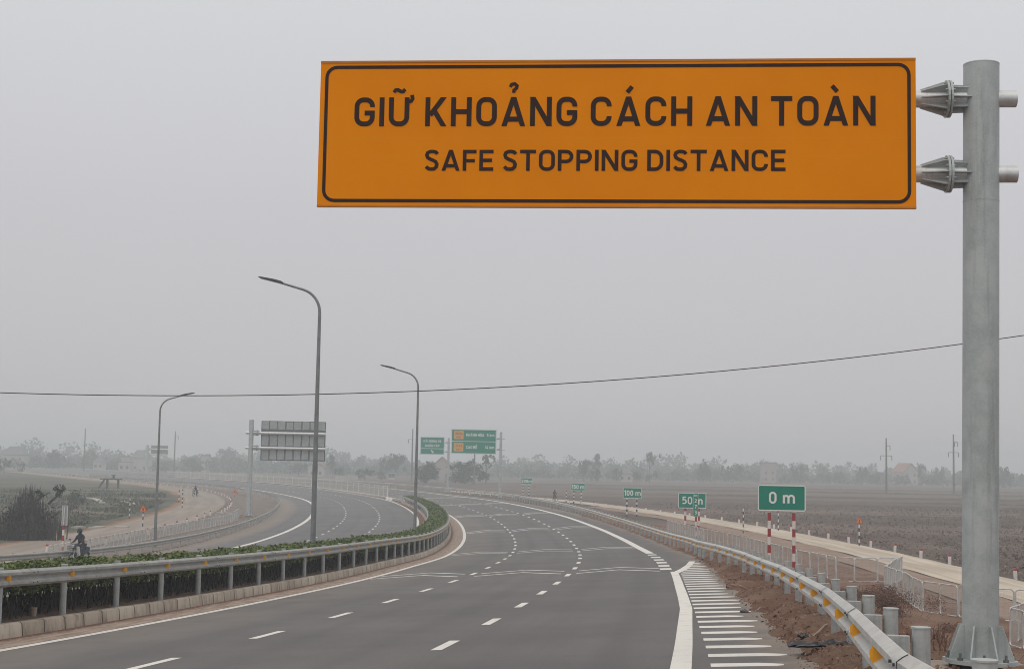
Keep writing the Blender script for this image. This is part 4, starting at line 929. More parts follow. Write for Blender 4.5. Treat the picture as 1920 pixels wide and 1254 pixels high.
# ------------------------------------------------------------------ street lamps
def lamp():
    root = empty('street_lamp', (0, 0, 0), 0, 'x', 'street lamp')
    pts = [(0, 0, -0.3), (0, 0, 0.05), (0, 0, 1), (0, 0, 5.2), (0, 0, 9.9)]; rad = [.115, .115, .110, .090, .062]
    for i in range(1, 9):
        a = R_(74 * i / 8); pts.append((-0.95 * (1 - math.cos(a)), 0, 9.9 + 0.95 * math.sin(a))); rad.append(.060 - .012 * i / 8)
    ex, ez = pts[-1][0], pts[-1][2]; d = (-math.sin(R_(74)), math.cos(R_(74)))
    pts.append((ex + d[0] * 0.95, 0, ez + d[1] * 0.95)); rad.append(.042)
    b = MB(); b.tube(pts, rad, 14); pole = b.build('pole', M_LAMP, root, smooth=True)
    b = MB(); b.box((0, 0, -0.02), (0.42, 0.42, 0.04)); b.box((0.0, -0.118, 0.75), (0.11, 0.02, 0.42)); b.tube([(0, 0, 3.55), (0, 0, 3.95)], 0.105, 14); b.build('base_plate', M_LAMP, pole)
    tip = Vector((ex + d[0] * 0.95, 0, ez + d[1] * 0.95)); dd = Vector((-math.sin(R_(76)), 0, math.cos(R_(76)))); up = Vector((dd.z, 0, -dd.x)) * 1.0; up = up if up.z > 0 else -up
    b = MB(); b.prism([(-0.10, -0.035), (0.80, -0.035), (0.90, -0.015), (0.90, 0.015), (0.78, 0.035), (0.30, 0.070), (-0.02, 0.070), (-0.10, 0.045)], tip + Vector((0, -0.14, 0)), dd, up, (0, 1, 0), 0.28); lm = b.build('lamp_head', mat('dark_lamp_housing', (0.055, 0.058, 0.062), 0.5, 0.1), root)
    b = MB(); b.box(tip + dd * 0.52 - up * 0.038, (0.62, 0.22, 0.010), Matrix.Rotation(-math.asin(dd.z) * -1 * 1.0, 3, 'Y')); b.build('lens', mat('lamp_glass', (0.35, 0.36, 0.36), 0.2, 0.05), lm)
    return root
lm = lamp()
def put_lamp(o, base, tip_px, d, lean, scale):
    pass
p1 = P(50.5, -6.42); lm.location = p1; lm.rotation_euler = (0.0, 0.0, R_(-4)); lm['label'] = 'tall curved street lamp rising from the hedge in front of the large sign back'
s1 = (px(600, 517, 58.75).z - p1.z) / 11.37; lm.scale = (1, 1, s1)
p2 = P(88.5, -6.44); l2 = dup(lm, p2, R_(-2), 'second tall curved street lamp farther along the hedge, left of the small green sign'); l2.scale = (1, 1, (px(783, 683, 96.3).z - p2.z) / 11.37)
p3 = P(101.0, -25.9); l3 = dup(lm, p3, R_(176), 'street lamp on the far road side with its arm reaching right over the carriageway'); l3.scale = (1, 1, (px(295, 733, 108.4).z - p3.z) / 11.37)
for o in (lm, l2, l3): o['group'] = 'street lamps along the motorway'

# ------------------------------------------------------------------ striped posts and their signs
def striped_post(root, x, z0, z1, r, band, col):
    b = MB(); b.tube([(0, 0, z0), (0, 0, z1)], r, 12); o = b.build('post', BANDS['red'] if col is M_RED else BANDS['black'], root, smooth=True); o.location = (x, 0, 0)
def distance_sign(txt, pxl, pxr, ytop, ybot, d, posts, label, col, r):
    c = px((pxl + pxr) / 2, ybot, d); x = c.x; W_ = (pxr - pxl) * d / FPX; H_ = (ybot - ytop) * d / FPX
    g0 = gz(c.x, c.y); zb_ = c.z - g0
    root = empty('distance_sign', (c.x, c.y, g0), 0, label, 'distance sign', 'green distance signs along the right roadside')
    for pp in posts:
        q = px(pp, ybot, d); dx = q.x - c.x
        striped_post(root, dx, -0.3 + (gz(q.x, q.y) - g0), zb_ + H_ * 0.85, r, 0.40, col)
    ax, ay, nrm = Vector((1, 0, 0)), Vector((0, 0, 1)), Vector((0, -1, 0)); o = Vector((0, -r - 0.03, zb_ + H_ / 2))
    b = MB(); b.prism(rrect(W_, H_, 0.07), o, ax, ay, -nrm, 0.03); brd = b.build('sign_board', M_GREEN, root)
    b = MB(); frame_loop(b, W_, H_, 0.07, W_ * 0.022, o, ax, ay, nrm, 0.006); b.build('border', M_WHITE, brd)
    b = MB(); n, m_ = txt
    h = H_ * 0.50
    if n == '0': text(b, '0', o - ax * W_ * 0.27 - ay * H_ * 0.22, ax, ay, nrm, H_ * 0.46, lift=0.010, width=W_ * 0.16, t=0.17); text(b, 'm', o + ax * W_ * 0.02 - ay * H_ * 0.20, ax, ay, nrm, H_ * 0.44, width=W_ * 0.25, lift=0.010, t=0.18)
    elif n == '50': text(b, '50', o - ax * W_ * 0.36 - ay * H_ * 0.24, ax, ay, nrm, h, width=W_ * 0.36, lift=0.010, t=0.17); b.build('lettering', M_WHITE, brd); b = MB(); text(b, 'm', o + ax * W_ * 0.12 - ay * H_ * 0.24, ax, ay, nrm, h * 0.95, width=W_ * 0.25, lift=0.010, t=0.17)
    else: text(b, n, o - ax * W_ * 0.44 - ay * H_ * 0.24, ax, ay, nrm, h, width=W_ * (0.48 if n != '200' else 0.54), lift=0.010, t=0.19); b.build('lettering', M_WHITE, brd); b = MB(); text(b, 'm', o + ax * W_ * (0.16 if n != '200' else 0.15) - ay * H_ * 0.24, ax, ay, nrm, h * 0.95, width=W_ * 0.28, lift=0.010, t=0.17)
    b.build('lettering', M_WHITE, brd)
distance_sign(('0', 'm'), 1420.5, 1509.5, 909.5, 957.5, 75, (1442.5, 1488.5), 'largest and nearest green distance sign, reading 0 m', M_RED, 0.085)
distance_sign(('50', 'm'), 1271.5, 1323.5, 924, 952.5, 129, (1285, 1310.5), 'green distance sign reading 50 m behind the narrow kilometre board', M_RED, 0.09)
distance_sign(('100', 'm'), 1168, 1203, 914.2, 934, 186, (1175.5, 1194), 'green distance sign reading 100 m beside the beige track', M_BPAINT, 0.11)
distance_sign(('150', 'm'), 1070.3, 1096.7, 905.3, 919.5, 248, (1076, 1090), 'green distance sign reading 150 m on two black and white posts', M_BPAINT, 0.12)
distance_sign(('200', 'm'), 976.7, 998.3, 895.8, 907.8, 303, (981, 992), 'farthest and smallest green distance sign, reading 200 m', M_BPAINT, 0.13)
def km_board():
    d = 127; c = px(1303.7, 968, d); g0 = gz(c.x, c.y); root = empty('kilometre_board', (c.x, c.y, g0), 0, 'narrow upright green kilometre board reading Km 273 in front of the 50 m sign', 'kilometre board')
    zb_ = c.z - g0; H_ = 43.5 * d / FPX; W_ = 9.6 * d / FPX
    striped_post(root, 0.06, -0.3, zb_ + H_ * 0.9, 0.09, 0.42, M_RED)
    ax, ay, nrm = Vector((1, 0, 0)), Vector((0, 0, 1)), Vector((0, -1, 0)); o = Vector((0, -0.14, zb_ + H_ / 2))
    b = MB(); b.prism(rrect(W_, H_, 0.05), o, ax, ay, -nrm, 0.03); brd = b.build('sign_board', M_GREEN, root)
    b = MB(); frame_loop(b, W_, H_, 0.05, 0.022, o, ax, ay, nrm, 0.006); b.build('border', M_WHITE, brd); b = MB()
    text(b, 'km', o + ay * H_ * 0.36, ax, ay, nrm, 0.16, align='c', lift=0.008, width=0.26, t=.2)
    for i, ch in enumerate('273'):
        b.build('lettering', M_WHITE, brd); b = MB(); text(b, ch, o + ay * (H_ * (0.09 - 0.245 * i)), ax, ay, nrm, 0.32, align='c', lift=0.008, t=.19)
    b.build('lettering', M_WHITE, brd)
km_board()
def km_back():
    d = 109; c = px(118, 1013, d); g0 = gz(c.x, c.y); root = empty('kilometre_board', (c.x, c.y, g0), 0, 'pale grey back of an upright kilometre board above the motorcyclist, on a banded post', 'kilometre board')
    zb_ = px(118, 985, d).z - g0; zt = px(118, 947, d).z - g0
    striped_post(root, 0, -0.2, px(118, 984, d).z - g0, 0.075, 0.36, M_RED)
    b = MB(); b.box((0.03, 0.10, (zt + zb_) / 2), (0.42, 0.03, zt - zb_)); brd = b.build('sign_board', M_BOARDBACK, root)
    b = MB(); b.box((-0.15, 0.075, (zt + zb_) / 2), (0.05, 0.02, zt - zb_)); b.box((0.21, 0.075, (zt + zb_) / 2), (0.05, 0.02, zt - zb_)); b.box((0.03, 0.075, zt - 0.03), (0.42, 0.02, 0.05)); b.build('frame', M_ALU, brd)
    b = MB(); b.tube([(0, 0.0, zb_ - 0.1), (0, 0.05, zt - 0.1)], 0.04, 8); b.build('post_top', M_ALU, root)
km_back()
def warn_tri(pxx, ytop, ybot_tri, ybase, d, label, col):
    c = px(pxx, ybase, d); g0 = gz(c.x, c.y); root = empty('warning_sign', (c.x, c.y, g0), 0, label, 'warning sign')
    zt, zb_ = px(pxx, ytop, d).z - g0, px(pxx, ybot_tri, d).z - g0; s = (zt - zb_) / 0.866
    striped_post(root, 0, -0.2, zb_ + 0.1, 0.055, 0.30, col)
    b = MB(); b.prism([(-s/2, 0), (s/2, 0), (0, zt - zb_)], (0, -0.07, zb_), (1, 0, 0), (0, 0, 1), (0, 1, 0), 0.02); brd = b.build('sign_board', M_RED if False else mat('vermilion_rim', (0.55, 0.075, 0.03), 0.5, 0.05), root)
    b = MB(); b.prism([(-s*.36, s*.08), (s*.36, s*.08), (0, s*.70)], (0, -0.074, zb_), (1, 0, 0), (0, 0, 1), (0, -1, 0), 0.004); f = b.build('sign_face', M_TRI, brd)
    b = MB(); b.prism([(-s*.06, s*.14), (s*.06, s*.14), (s*.09, s*.34), (0, s*.50), (-s*.09, s*.34)], (0, -0.080, zb_), (1, 0, 0), (0, 0, 1), (0, -1, 0), 0.004); b.build('symbol', M_BPAINT, f)
warn_tri(267, 945, 959, 997, 139, 'orange warning triangle on a black and white post beside the left lamp post', M_BPAINT)
warn_tri(440, 914.5, 925.5, 934, 268, 'small red warning triangle where the service road meets the far guardrail', M_BPAINT)
warn_tri(1611, 968, 980, 1022, 122, 'small orange warning triangle beyond the beige track on the right', M_BPAINT)
warn_tri(1001, 908, 914, 929.5, 300, 'tiny reddish warning triangle just right of the 200 m sign', M_BPAINT)
def plain_post(pxx, ytop, ybase, d, label, col, r=0.055, sign=None):
    c = px(pxx, ybase, d); g0 = gz(c.x, c.y); root = empty('striped_post', (c.x, c.y, g0), 0, label, 'marker post')
    zt = px(pxx, ytop, d).z - g0; striped_post(root, 0, -0.2, zt, r, 0.30, col)
    if sign:
        b = MB(); b.prism([(sign * math.cos(R_(a)), sign * math.sin(R_(a))) for a in range(0, 360, 24)], (0, -r - 0.015, zt - sign * 0.4), (1, 0, 0), (0, 0, 1), (0, 1, 0), 0.02); b.build('sign_board', M_BOARDBACK, root)
plain_post(1393.5, 953, 1000, 143, 'thin black and white striped post left of the 0 m sign', M_BPAINT)
plain_post(1459.3, 957, 990, 150, 'thin striped post seen beneath the 0 m sign between its two posts', M_BPAINT)
plain_post(1061.5, 920, 942, 252, 'thin striped post standing just left of the 150 m sign', M_BPAINT, 0.09)
plain_post(242.5, 935, 973, 171, 'thin black and white striped post in the rough grass left of the triangle sign', M_BPAINT, 0.065)
plain_post(341.5, 917, 952, 211, 'taller of two striped posts at the bend of the service road', M_BPAINT, 0.085)
plain_post(335.3, 916, 941, 232, 'shorter of two striped posts at the bend of the service road', M_RED, 0.08)
plain_post(405, 907, 918, 350, 'tiny round sign seen from behind beyond the row of bollards', M_BPAINT, 0.09, 0.35)
def hit(x, y, d0=8.0, d1=900.0):
    "where the line of sight through a measured place meets the ground"
    v = px(x, y, 1.0); v.z -= CZ; ds = np.geomspace(d0, d1, 1500); X, Y, Z = v.x * ds, v.y * ds, v.z * ds + CZ
    s, o = so(X, Y); f = Z - zg(s, o); i = np.where(f <= 0)[0]
    if not len(i): return None
    i = max(1, i[0]); t = f[i-1] / (f[i-1] - f[i] + 1e-9); d = ds[i-1] + (ds[i] - ds[i-1]) * t
    return Vector((v.x * d, v.y * d, v.z * d + CZ))

# ------------------------------------------------------------------ wire-mesh fence panels
def panel_proto():
    root = empty('fence_panel', (0, 0, 0), 0, 'x', 'fence panel')
    W_, H_ = 1.22, 1.28; b = MB(); pts = [(q[0], 0, q[1] + H_ / 2 + 0.05) for q in rrect(W_, H_, 0.13, 4)]; pts.append(pts[0]); pts.append(pts[1])
    b.tube(pts, 0.028, 6, cap=False); b.build('frame', M_ALU, root, smooth=True)
    b = MB()
    for i in range(1, 24):
        x = -W_/2 + W_ * i / 24; b.box((x, 0, H_/2 + 0.05), (0.004, 0.004, H_ - 0.02))
    for i in range(1, 16):
        z = 0.05 + H_ * i / 16; b.box((0, 0.004, z), (W_ - 0.02, 0.004, 0.004))
    b.build('wire_mesh', M_RAIL, root)
    return root
pp = panel_proto(); first_panel = [pp]
def run(pts, label, group, step=1.27, hz=1.0):
    n = 0
    for (xa, ya), (xb, yb) in zip(pts[:-1], pts[1:]):
        d = Vector((xb - xa, yb - ya)); ln = d.length; m_ = max(1, round(ln / step)); d.normalize(); rz = math.atan2(d.y, d.x)
        for i in range(m_):
            t = (i + 0.5) * ln / m_; x, y = xa + d.x * t, ya + d.y * t; loc = Vector((x, y, gz(x, y)))
            if first_panel: o = first_panel.pop(); o.location = loc; o.rotation_euler = (0, 0, rz); o['label'] = label; o['group'] = group
            else: o = dup(pp, loc, rz, label, group=group)
            sc = ln / m_ / step; o.scale = (sc, 1, hz); o.rotation_euler = (R_(random.uniform(-2, 2)), 0, rz + R_(random.uniform(-1.5, 1.5)))
GR = 'wire mesh fence panels along the right embankment foot'
run([(14.4, 137), (15.4, 118.6), (16.5, 108.9), (16.9, 97.2), (17.3, 88.7), (18.1, 83.2), (18.9, 82.2), (21.6, 82.9)], 'galvanised wire mesh fence panel in the row behind the right guardrail', GR)
run([(22.2, 85.0), (18.9, 75.7)], 'wire mesh fence panel in the short return pointing away from the main row', 'fence panels of the return')
run([(18.9, 75.7), (18.75, 71.5), (18.0, 65.5), (19.4, 62.4), (22.2, 61.4)], 'wire mesh fence panel in the row left of and behind the thick sign post', 'fence panels behind the sign post')
run([(19.2, 55.8), (17.75, 53.4), (17.95, 48.5)], 'wire mesh fence panel standing at an angle at the right edge beside the sign post', 'fence panels right of the sign post')
lp = [(s, float(np.interp(s, [90, 104, 116, 133, 149, 160, 164], [-31.0, -30.9, -30.6, -30.0, -28.8, -27.8, -27.5]))) for s in (92, 104, 116, 128, 140, 152, 160, 164)]
run([tuple(P(s, o).xy) for s, o in lp], 'pale wire mesh fence panel in the row between the far guardrail and the service road', 'fence panels beside the far guardrail', hz=0.72)
run([tuple(P(164, -27.5).xy), tuple(P(166, -30.2).xy)], 'fence panel closing the end of the row near the large sign back', 'fence panels closing the row', hz=0.72)
run([tuple(P(168, -28.4).xy), tuple(P(182, -28.6).xy)], 'fence panel beyond the closing end, beside the post of the large sign back', 'fence panels beyond the closing end', hz=0.72)
# steel crowd barriers across the gap in the median
cb = empty('crowd_barrier', (0, 0, 0), 0, 'white steel crowd barrier across the gap where the hedge ends', 'crowd barrier', 'crowd barriers in the median gap')
b = MB(); b.tube([(-1, 0, 0), (-1, 0, 1.05), (1, 0, 1.05), (1, 0, 0)], 0.03, 6); b.tube([(-1, 0, 0.25), (1, 0, 0.25)], 0.025, 6); b.box((-1, 0, 0.02), (0.06, 0.6, 0.04)); b.box((1, 0, 0.02), (0.06, 0.6, 0.04)); b.build('frame', M_RPOST, cb)
b = MB()
for i in range(1, 14): b.tube([(-1 + 2 * i / 14, 0, 0.25), (-1 + 2 * i / 14, 0, 1.05)], 0.012, 5)
b.build('bar', M_RPOST, cb)['kind'] = 'stuff'
for i, (s, o, r) in enumerate(((207.8, -6.9, 88), (210.2, -7.0, 94), (212.6, -6.9, 85), (215.2, -6.95, 96), (217.8, -6.9, 80))):
    loc = P(s, o); rz = -float(al(s)[2]) + R_(r)
    if i == 0: cb.location = loc; cb.rotation_euler = (0, 0, rz)
    else: dup(cb, loc, rz)
for i, (s, lab) in enumerate(((221, 'white plastic barrier lying beside the road at the near end of the mesh screen'), (226, 'second white plastic barrier lying a little farther along the mesh screen'))):
    b = MB(); b.prism([(-0.9, 0), (0.9, 0), (0.9, 0.10), (0.75, 0.40), (-0.75, 0.40), (-0.9, 0.10)], (0, -0.22, 0), (1, 0, 0), (0, 0, 1), (0, 1, 0), 0.44); o = b.build('plastic_barrier', M_WPAINT); o.location = P(s, -7.6); o.rotation_euler = (0, 0, -float(al(s)[2]) + R_(90)); tag(o, lab, 'barrier')
# mesh screen along the median beyond the gap
def screen():
    o0 = P(236, -6.6); root = empty('mesh_screen', o0, 0, 'long pale mesh screen along the median beyond the end of the hedge', 'screen fence')
    b = MB(); ss = np.arange(236, 470, 0.16)
    x, y, th, *_ = al(ss); z = zroad(ss, np.full(len(ss), -6.6)); X = x + np.cos(th) * -6.6 - o0.x; Y = y - np.sin(th) * -6.6 - o0.y; Z = z - o0.z
    n = len(ss); w_ = 0.030; V = np.empty((n, 4, 3)); tx, ty = np.sin(th) * w_, np.cos(th) * w_
    for j, (sg, h) in enumerate(((-1, 0.1), (1, 0.1), (1, 1.75), (-1, 1.75))): V[:, j, 0] = X + sg * tx; V[:, j, 1] = Y + sg * ty; V[:, j, 2] = Z + h
    link('mesh', mesh_np('mesh', V.reshape(-1, 3), np.arange(n * 4).reshape(n, 4), mat('cream_mesh', (0.50, 0.48, 0.42), 0.7, 0.1)), root)
    q = np.arange(236, 470, 2.0); pts = [P(s, -6.6, 1.76) - o0 for s in q]; b = MB(); b.tube(pts, 0.03, 5); pts = [P(s, -6.6, 0.06) - o0 for s in q]; b.tube(pts, 0.05, 5); b.build('rail', M_WPAINT, root)
    for i, s in enumerate(np.arange(236, 470, 6.0)):
        b = MB(); p = P(s, -6.6) - o0; b.tube([p, p + Vector((0, 0, 1.85))], 0.05 if i else 0.09, 6); b.build('post', M_WPAINT, root)
screen()

# ------------------------------------------------------------------ bollards
def bollard():
    root = empty('bollard', (0, 0, 0), 0, 'x', 'bollard'); b = MB(); b.box((0, 0, 0.24), (0.17, 0.17, 0.56)); b.build('post', M_WPAINT, root)
    b = MB(); b.box((0, 0, 0.575), (0.175, 0.175, 0.11)); b.prism([(-.0875, 0), (.0875, 0), (.06, .03), (-.06, .03)], (0, -0.0875, 0.63), (1, 0, 0), (0, 0, 1), (0, 1, 0), 0.175); b.build('cap', M_RED, root)
    return root
bo = bollard(); fb = [bo]
def put_bollard(s, o, label, group):
    loc = P(s, o); rz = -float(al(s)[2]) + R_(random.uniform(-4, 4))
    if fb: x = fb.pop(); x.location = loc; x.rotation_euler = (0, 0, rz); x['label'] = label; x['group'] = group
    else: x = dup(bo, loc, rz, label, group=group)
    x.rotation_euler = (R_(random.uniform(-3, 3)), R_(random.uniform(-3, 3)), rz)
s = 80.0
while s < 300:
    put_bollard(s, float(np.interp(s, [85, 150, 190, 211, 260, 300], [29.0, 28.7, 26.6, 25.0, 22.0, 20.5])), 'short white bollard with a red top along the far edge of the beige track', 'bollards beside the beige track'); s += 6.5
for s in (99.5, 105.5, 112, 119.5, 129, 138, 146, 154, 163.5, 172.5, 181): put_bollard(s, -32.0 if s > 103 else -33.2, 'white bollard with a red top between the mesh fence and the service road', 'bollards on the near edge of the service road')
s = 190.0
while s < 560:
    put_bollard(s, -31.2, 'small distant white bollard along the outer bend of the service road', 'bollards on the far bend of the service road'); s += 7.0 if s < 330 else 9.0

# ------------------------------------------------------------------ motorcycle and rider
def skin(name, verts, edges, radii, m, parent, sub=2, root=0):
    me = bpy.data.meshes.new(name + '_s'); me.from_pydata(verts, edges, []); ob_ = bpy.data.objects.new('tmp', me); C.objects.link(ob_)
    md = ob_.modifiers.new('skin', 'SKIN')
    for i, r in enumerate(radii): me.skin_vertices[0].data[i].radius = r if hasattr(r, '__len__') else (r, r)
    me.skin_vertices[0].data[root].use_root = True
    sd_ = ob_.modifiers.new('sub', 'SUBSURF'); sd_.levels = sub; sd_.render_levels = sub
    dg = bpy.context.evaluated_depsgraph_get(); me2 = bpy.data.meshes.new_from_object(ob_.evaluated_get(dg)); me2.name = name
    bpy.data.objects.remove(ob_); me2.materials.clear(); me2.materials.append(m); me2.shade_smooth()
    return link(name, me2, parent)
M_NAVY = mat('navy_jacket', (0.022, 0.026, 0.042), 0.85, 0.25, 12); M_JEAN = mat('dark_trousers', (0.028, 0.034, 0.05), 0.85, 0.25, 12); M_SKIN = mat('skin', (0.36, 0.21, 0.15), 0.6, 0.06)
M_TYRE = mat('tyre', (0.022, 0.022, 0.023), 0.85, 0.1); M_BIKE = mat('blue_grey_fairing', (0.045, 0.06, 0.10), 0.4, 0.1); M_SHIELD = mat('white_leg_shield', (0.62, 0.62, 0.60), 0.4, 0.05)
def bike():
    root = empty('motorcycle', (0, 0, 0), 0, 'x', 'motorcycle')
    for x in (0.60, -0.60):
        b = MB(); b.tube([(x + 0.245 * math.cos(R_(a)), 0, 0.28 + 0.245 * math.sin(R_(a))) for a in range(0, 376, 15)], 0.036, 8, cap=False); wl = b.build('wheel', M_TYRE, root, smooth=True)
        b = MB(); b.tube([(x + 0.205 * math.cos(R_(a)), 0, 0.28 + 0.205 * math.sin(R_(a))) for a in range(0, 376, 15)], 0.012, 6, cap=False); b.tube([(x, -0.06, 0.28), (x, 0.06, 0.28)], 0.045, 10)
        for a in range(0, 360, 20): b.tube([(x, 0.03 * (1 if a % 40 else -1), 0.28), (x + 0.2 * math.cos(R_(a)), 0, 0.28 + 0.2 * math.sin(R_(a)))], 0.004, 4)
        b.build('rim', M_ALU, wl)
        b = MB(); b.prism([(0.33 * math.cos(R_(a)), 0.33 * math.sin(R_(a))) for a in range(25, 156, 10)] + [(0.30 * math.cos(R_(a)), 0.30 * math.sin(R_(a))) for a in range(155, 24, -10)], (x, -0.05, 0.28), (1, 0, 0), (0, 0, 1), (0, 1, 0), 0.10); b.build('mudguard', M_BIKE, root)
    b = MB()
    for y in (-0.07, 0.07): b.tube([(0.60, y, 0.28), (0.50, y, 0.62), (0.42, y * 0.8, 0.88)], 0.020, 8)
    b.build('fork', M_ALU, root, smooth=True)
    b = MB(); b.tube([(0.42, 0, 0.86), (0.36, 0, 0.98)], 0.03, 8); b.tube([(0.24, 0.33, 1.02), (0.34, 0.2, 1.00), (0.38, 0, 0.98), (0.34, -0.2, 1.00), (0.24, -0.33, 1.02)], 0.014, 8); hb = b.build('handlebar', M_BPAINT, root, smooth=True)
    b = MB()
    for sg in (-1, 1): b.tube([(0.30, sg * 0.26, 1.02), (0.34, sg * 0.32, 1.20)], 0.007, 5); b.prism(rrect(0.10, 0.07, 0.03, 3), (0.33, sg * 0.34, 1.23), (0, 1, 0), (0, 0, 1), (1, 0, 0), 0.015)
    b.build('mirror', M_BPAINT, hb)
    b = MB(); b.prism([(0.36, 0.72), (0.54, 0.82), (0.50, 1.00), (0.38, 1.04), (0.30, 0.98)], (0, -0.10, 0), (1, 0, 0), (0, 0, 1), (0, 1, 0), 0.20); hd = b.build('headlight_cowl', M_BIKE, root)
    b = MB(); b.tube([(0.51, 0, 0.90), (0.555, 0, 0.905)], [0.085, 0.07], 14); b.build('headlight', mat('headlight_glass', (0.6, 0.6, 0.58), 0.15, 0.02), hd)
    b = MB(); b.prism([(0.40, 0.90), (0.36, 0.55), (0.26, 0.33), (0.16, 0.30), (0.22, 0.55), (0.30, 0.88)], (0, -0.24, 0), (1, 0, 0), (0, 0, 1), (0, 1, 0), 0.13); b.prism([(0.40, 0.90), (0.36, 0.55), (0.26, 0.33), (0.16, 0.30), (0.22, 0.55), (0.30, 0.88)], (0, 0.11, 0), (1, 0, 0), (0, 0, 1), (0, 1, 0), 0.13); b.build('leg_shield', M_SHIELD, root)
    b = MB(); b.prism([(-0.72, 0.60), (-0.82, 0.76), (-0.60, 0.80), (-0.10, 0.74), (0.02, 0.62), (0.30, 0.55), (0.22, 0.45), (-0.05, 0.42), (-0.30, 0.44)], (0, -0.10, 0), (1, 0, 0), (0, 0, 1), (0, 1, 0), 0.20); b.build('body', M_BIKE, root)
    b = MB(); b.prism([(-0.66, 0.795), (-0.60, 0.84), (-0.20, 0.82), (0.02, 0.78), (0.04, 0.72), (-0.10, 0.74), (-0.60, 0.79)], (0, -0.13, 0), (1, 0, 0), (0, 0, 1), (0, 1, 0), 0.26); b.build('seat', M_BPAINT, root)
    b = MB(); b.box((0.0, 0, 0.36), (0.34, 0.20, 0.18)); b.tube([(0.12, 0, 0.38), (0.26, 0, 0.36)], 0.07, 10); b.tube([(0.05, -0.12, 0.28), (-0.4, -0.14, 0.30), (-0.85, -0.15, 0.36)], [0.02, 0.035, 0.04], 8); b.tube([(-0.02, -0.32, 0.27), (-0.02, 0.32, 0.27)], 0.013, 6); b.build('engine', M_RPOST, root)
    b = MB()
    for i in range(6):
        t = i / 5; 
        for sg in (-1, 1): b.tube([(0.50 + 0.26 * t, sg * 0.15, 0.72), (0.50 + 0.28 * t, sg * 0.18, 0.93)], 0.008, 4)
    for z, w_, e in ((0.72, 0.15, 0.76), (0.82, 0.165, 0.77), (0.93, 0.18, 0.78)): b.tube([(0.50, -w_, z), (e, -w_, z), (e, w_, z), (0.50, w_, z), (0.50, -w_, z)], 0.011, 5)
    b.box((0.63, 0, 0.72), (0.27, 0.31, 0.012)); b.build('basket', M_BPAINT, root)
    return root
def rider():
    root = empty('person', (0, 0, 0), 0, 'x', 'person')
    v = [(-0.20, 0, 0.90), (-0.17, 0, 1.08), (-0.10, 0, 1.28), (-0.06, 0, 1.43), (-0.03, 0, 1.53), (0.0, 0, 1.60), (0.01, 0, 1.70),          # 0-6 spine, neck, head
         (-0.08, 0.19, 1.39), (0.04, 0.25, 1.17), (0.22, 0.29, 1.06), (-0.08, -0.19, 1.39), (0.04, -0.25, 1.17), (0.22, -0.29, 1.06),          # 7-12 arms
         (-0.17, 0.12, 0.87), (0.14, 0.24, 0.62), (0.02, 0.31, 0.13), (0.12, 0.32, 0.05), (-0.17, -0.12, 0.87), (0.22, -0.20, 0.68), (0.05, -0.22, 0.38), (0.17, -0.24, 0.31)]
    e = [(0, 1), (1, 2), (2, 3), (3, 4), (4, 5), (5, 6), (3, 7), (7, 8), (8, 9), (3, 10), (10, 11), (11, 12), (0, 13), (13, 14), (14, 15), (15, 16), (0, 17), (17, 18), (18, 19), (19, 20)]
    r = [(.15, .17), (.14, .17), (.15, .19), (.10, .13), .062, .085, .085, .075, .052, .038, .075, .052, .038, .095, .068, .045, .04, .095, .068, .045, .04]
    bd = skin('body', v, e, r, M_NAVY, root, 2)
    b = MB()                                                          # helmet with a hood-like neck guard
    pts = [(0, 0, 1.545), (0, 0, 1.58), (0.005, 0, 1.66), (0.01, 0, 1.74), (0.01, 0, 1.80), (0.01, 0, 1.825)]; b.tube(pts, [.095, .12, .138, .125, .075, .01], 16); b.build('helmet', mat('dark_helmet', (0.03, 0.03, 0.036), 0.5, 0.1), root, smooth='all')
    b = MB(); b.tube([(0.09, 0.0, 1.62), (0.150, 0, 1.62)], [.075, .05], 12); b.build('face', M_SKIN, root, smooth='all')
    b = MB(); b.prism([(-.07, 0), (.07, 0), (.06, .045), (-.06, .045)], (0.135, 0, 1.645), (0, 1, 0), (0, 0, 1), (1, 0, 0), 0.02); b.build('eyes', M_BPAINT, root)
    b = MB(); b.prism([(-.075, 0), (.075, 0), (.07, .05), (-.07, .05)], (0.13, 0, 1.565), (0, 1, 0), (0, 0, 1), (1, 0, 0), 0.025); b.build('face_mask', M_NAVY, root)
    for sg in (1, -1):
        b = MB(); c = Vector((0.24, sg * 0.295, 1.05)); b.tube([c + Vector((-.02, 0, .01)), c + Vector((0.05, sg * 0.005, 0))], [.032, .036], 8)
        for i, ln in enumerate((.06, .07, .065, .05)):
            o = c + Vector((0.045, sg * (-0.03 + 0.02 * i), 0.01)); b.tube([o, o + Vector((ln * .6, 0, -.01)), o + Vector((ln * .7, 0, -.045)), o + Vector((ln * .3, 0, -.06))], [.010, .010, .009, .007], 6)
        o = c + Vector((0.0, -sg * 0.03, -0.01)); b.tube([o, o + Vector((.03, -sg * .02, -.02)), o + Vector((.055, -sg * .01, -.04))], [.012, .011, .008], 6); b.build('hand', M_SKIN, root, smooth='all')
    jv = [(-0.20, 0, 0.88), (-0.17, 0.12, 0.86), (0.14, 0.24, 0.62), (0.02, 0.31, 0.15), (-0.17, -0.12, 0.86), (0.22, -0.20, 0.68), (0.05, -0.22, 0.40)]
    skin('trousers', jv, [(0, 1), (1, 2), (2, 3), (0, 4), (4, 5), (5, 6)], [(.17, .18), .112, .08, .06, .112, .08, .06], M_JEAN, root, 2)
    for pts in (((0.00, 0.31, 0.06), (0.06, 0.31, 0.05), (0.20, 0.33, 0.035)), ((0.03, -0.22, 0.33), (0.09, -0.225, 0.31), (0.23, -0.24, 0.29))):
        b = MB(); b.tube([Vector(p) for p in pts], [.05, .05, .035], 8); b.build('shoe', M_BPAINT, root, smooth='all')
    return root
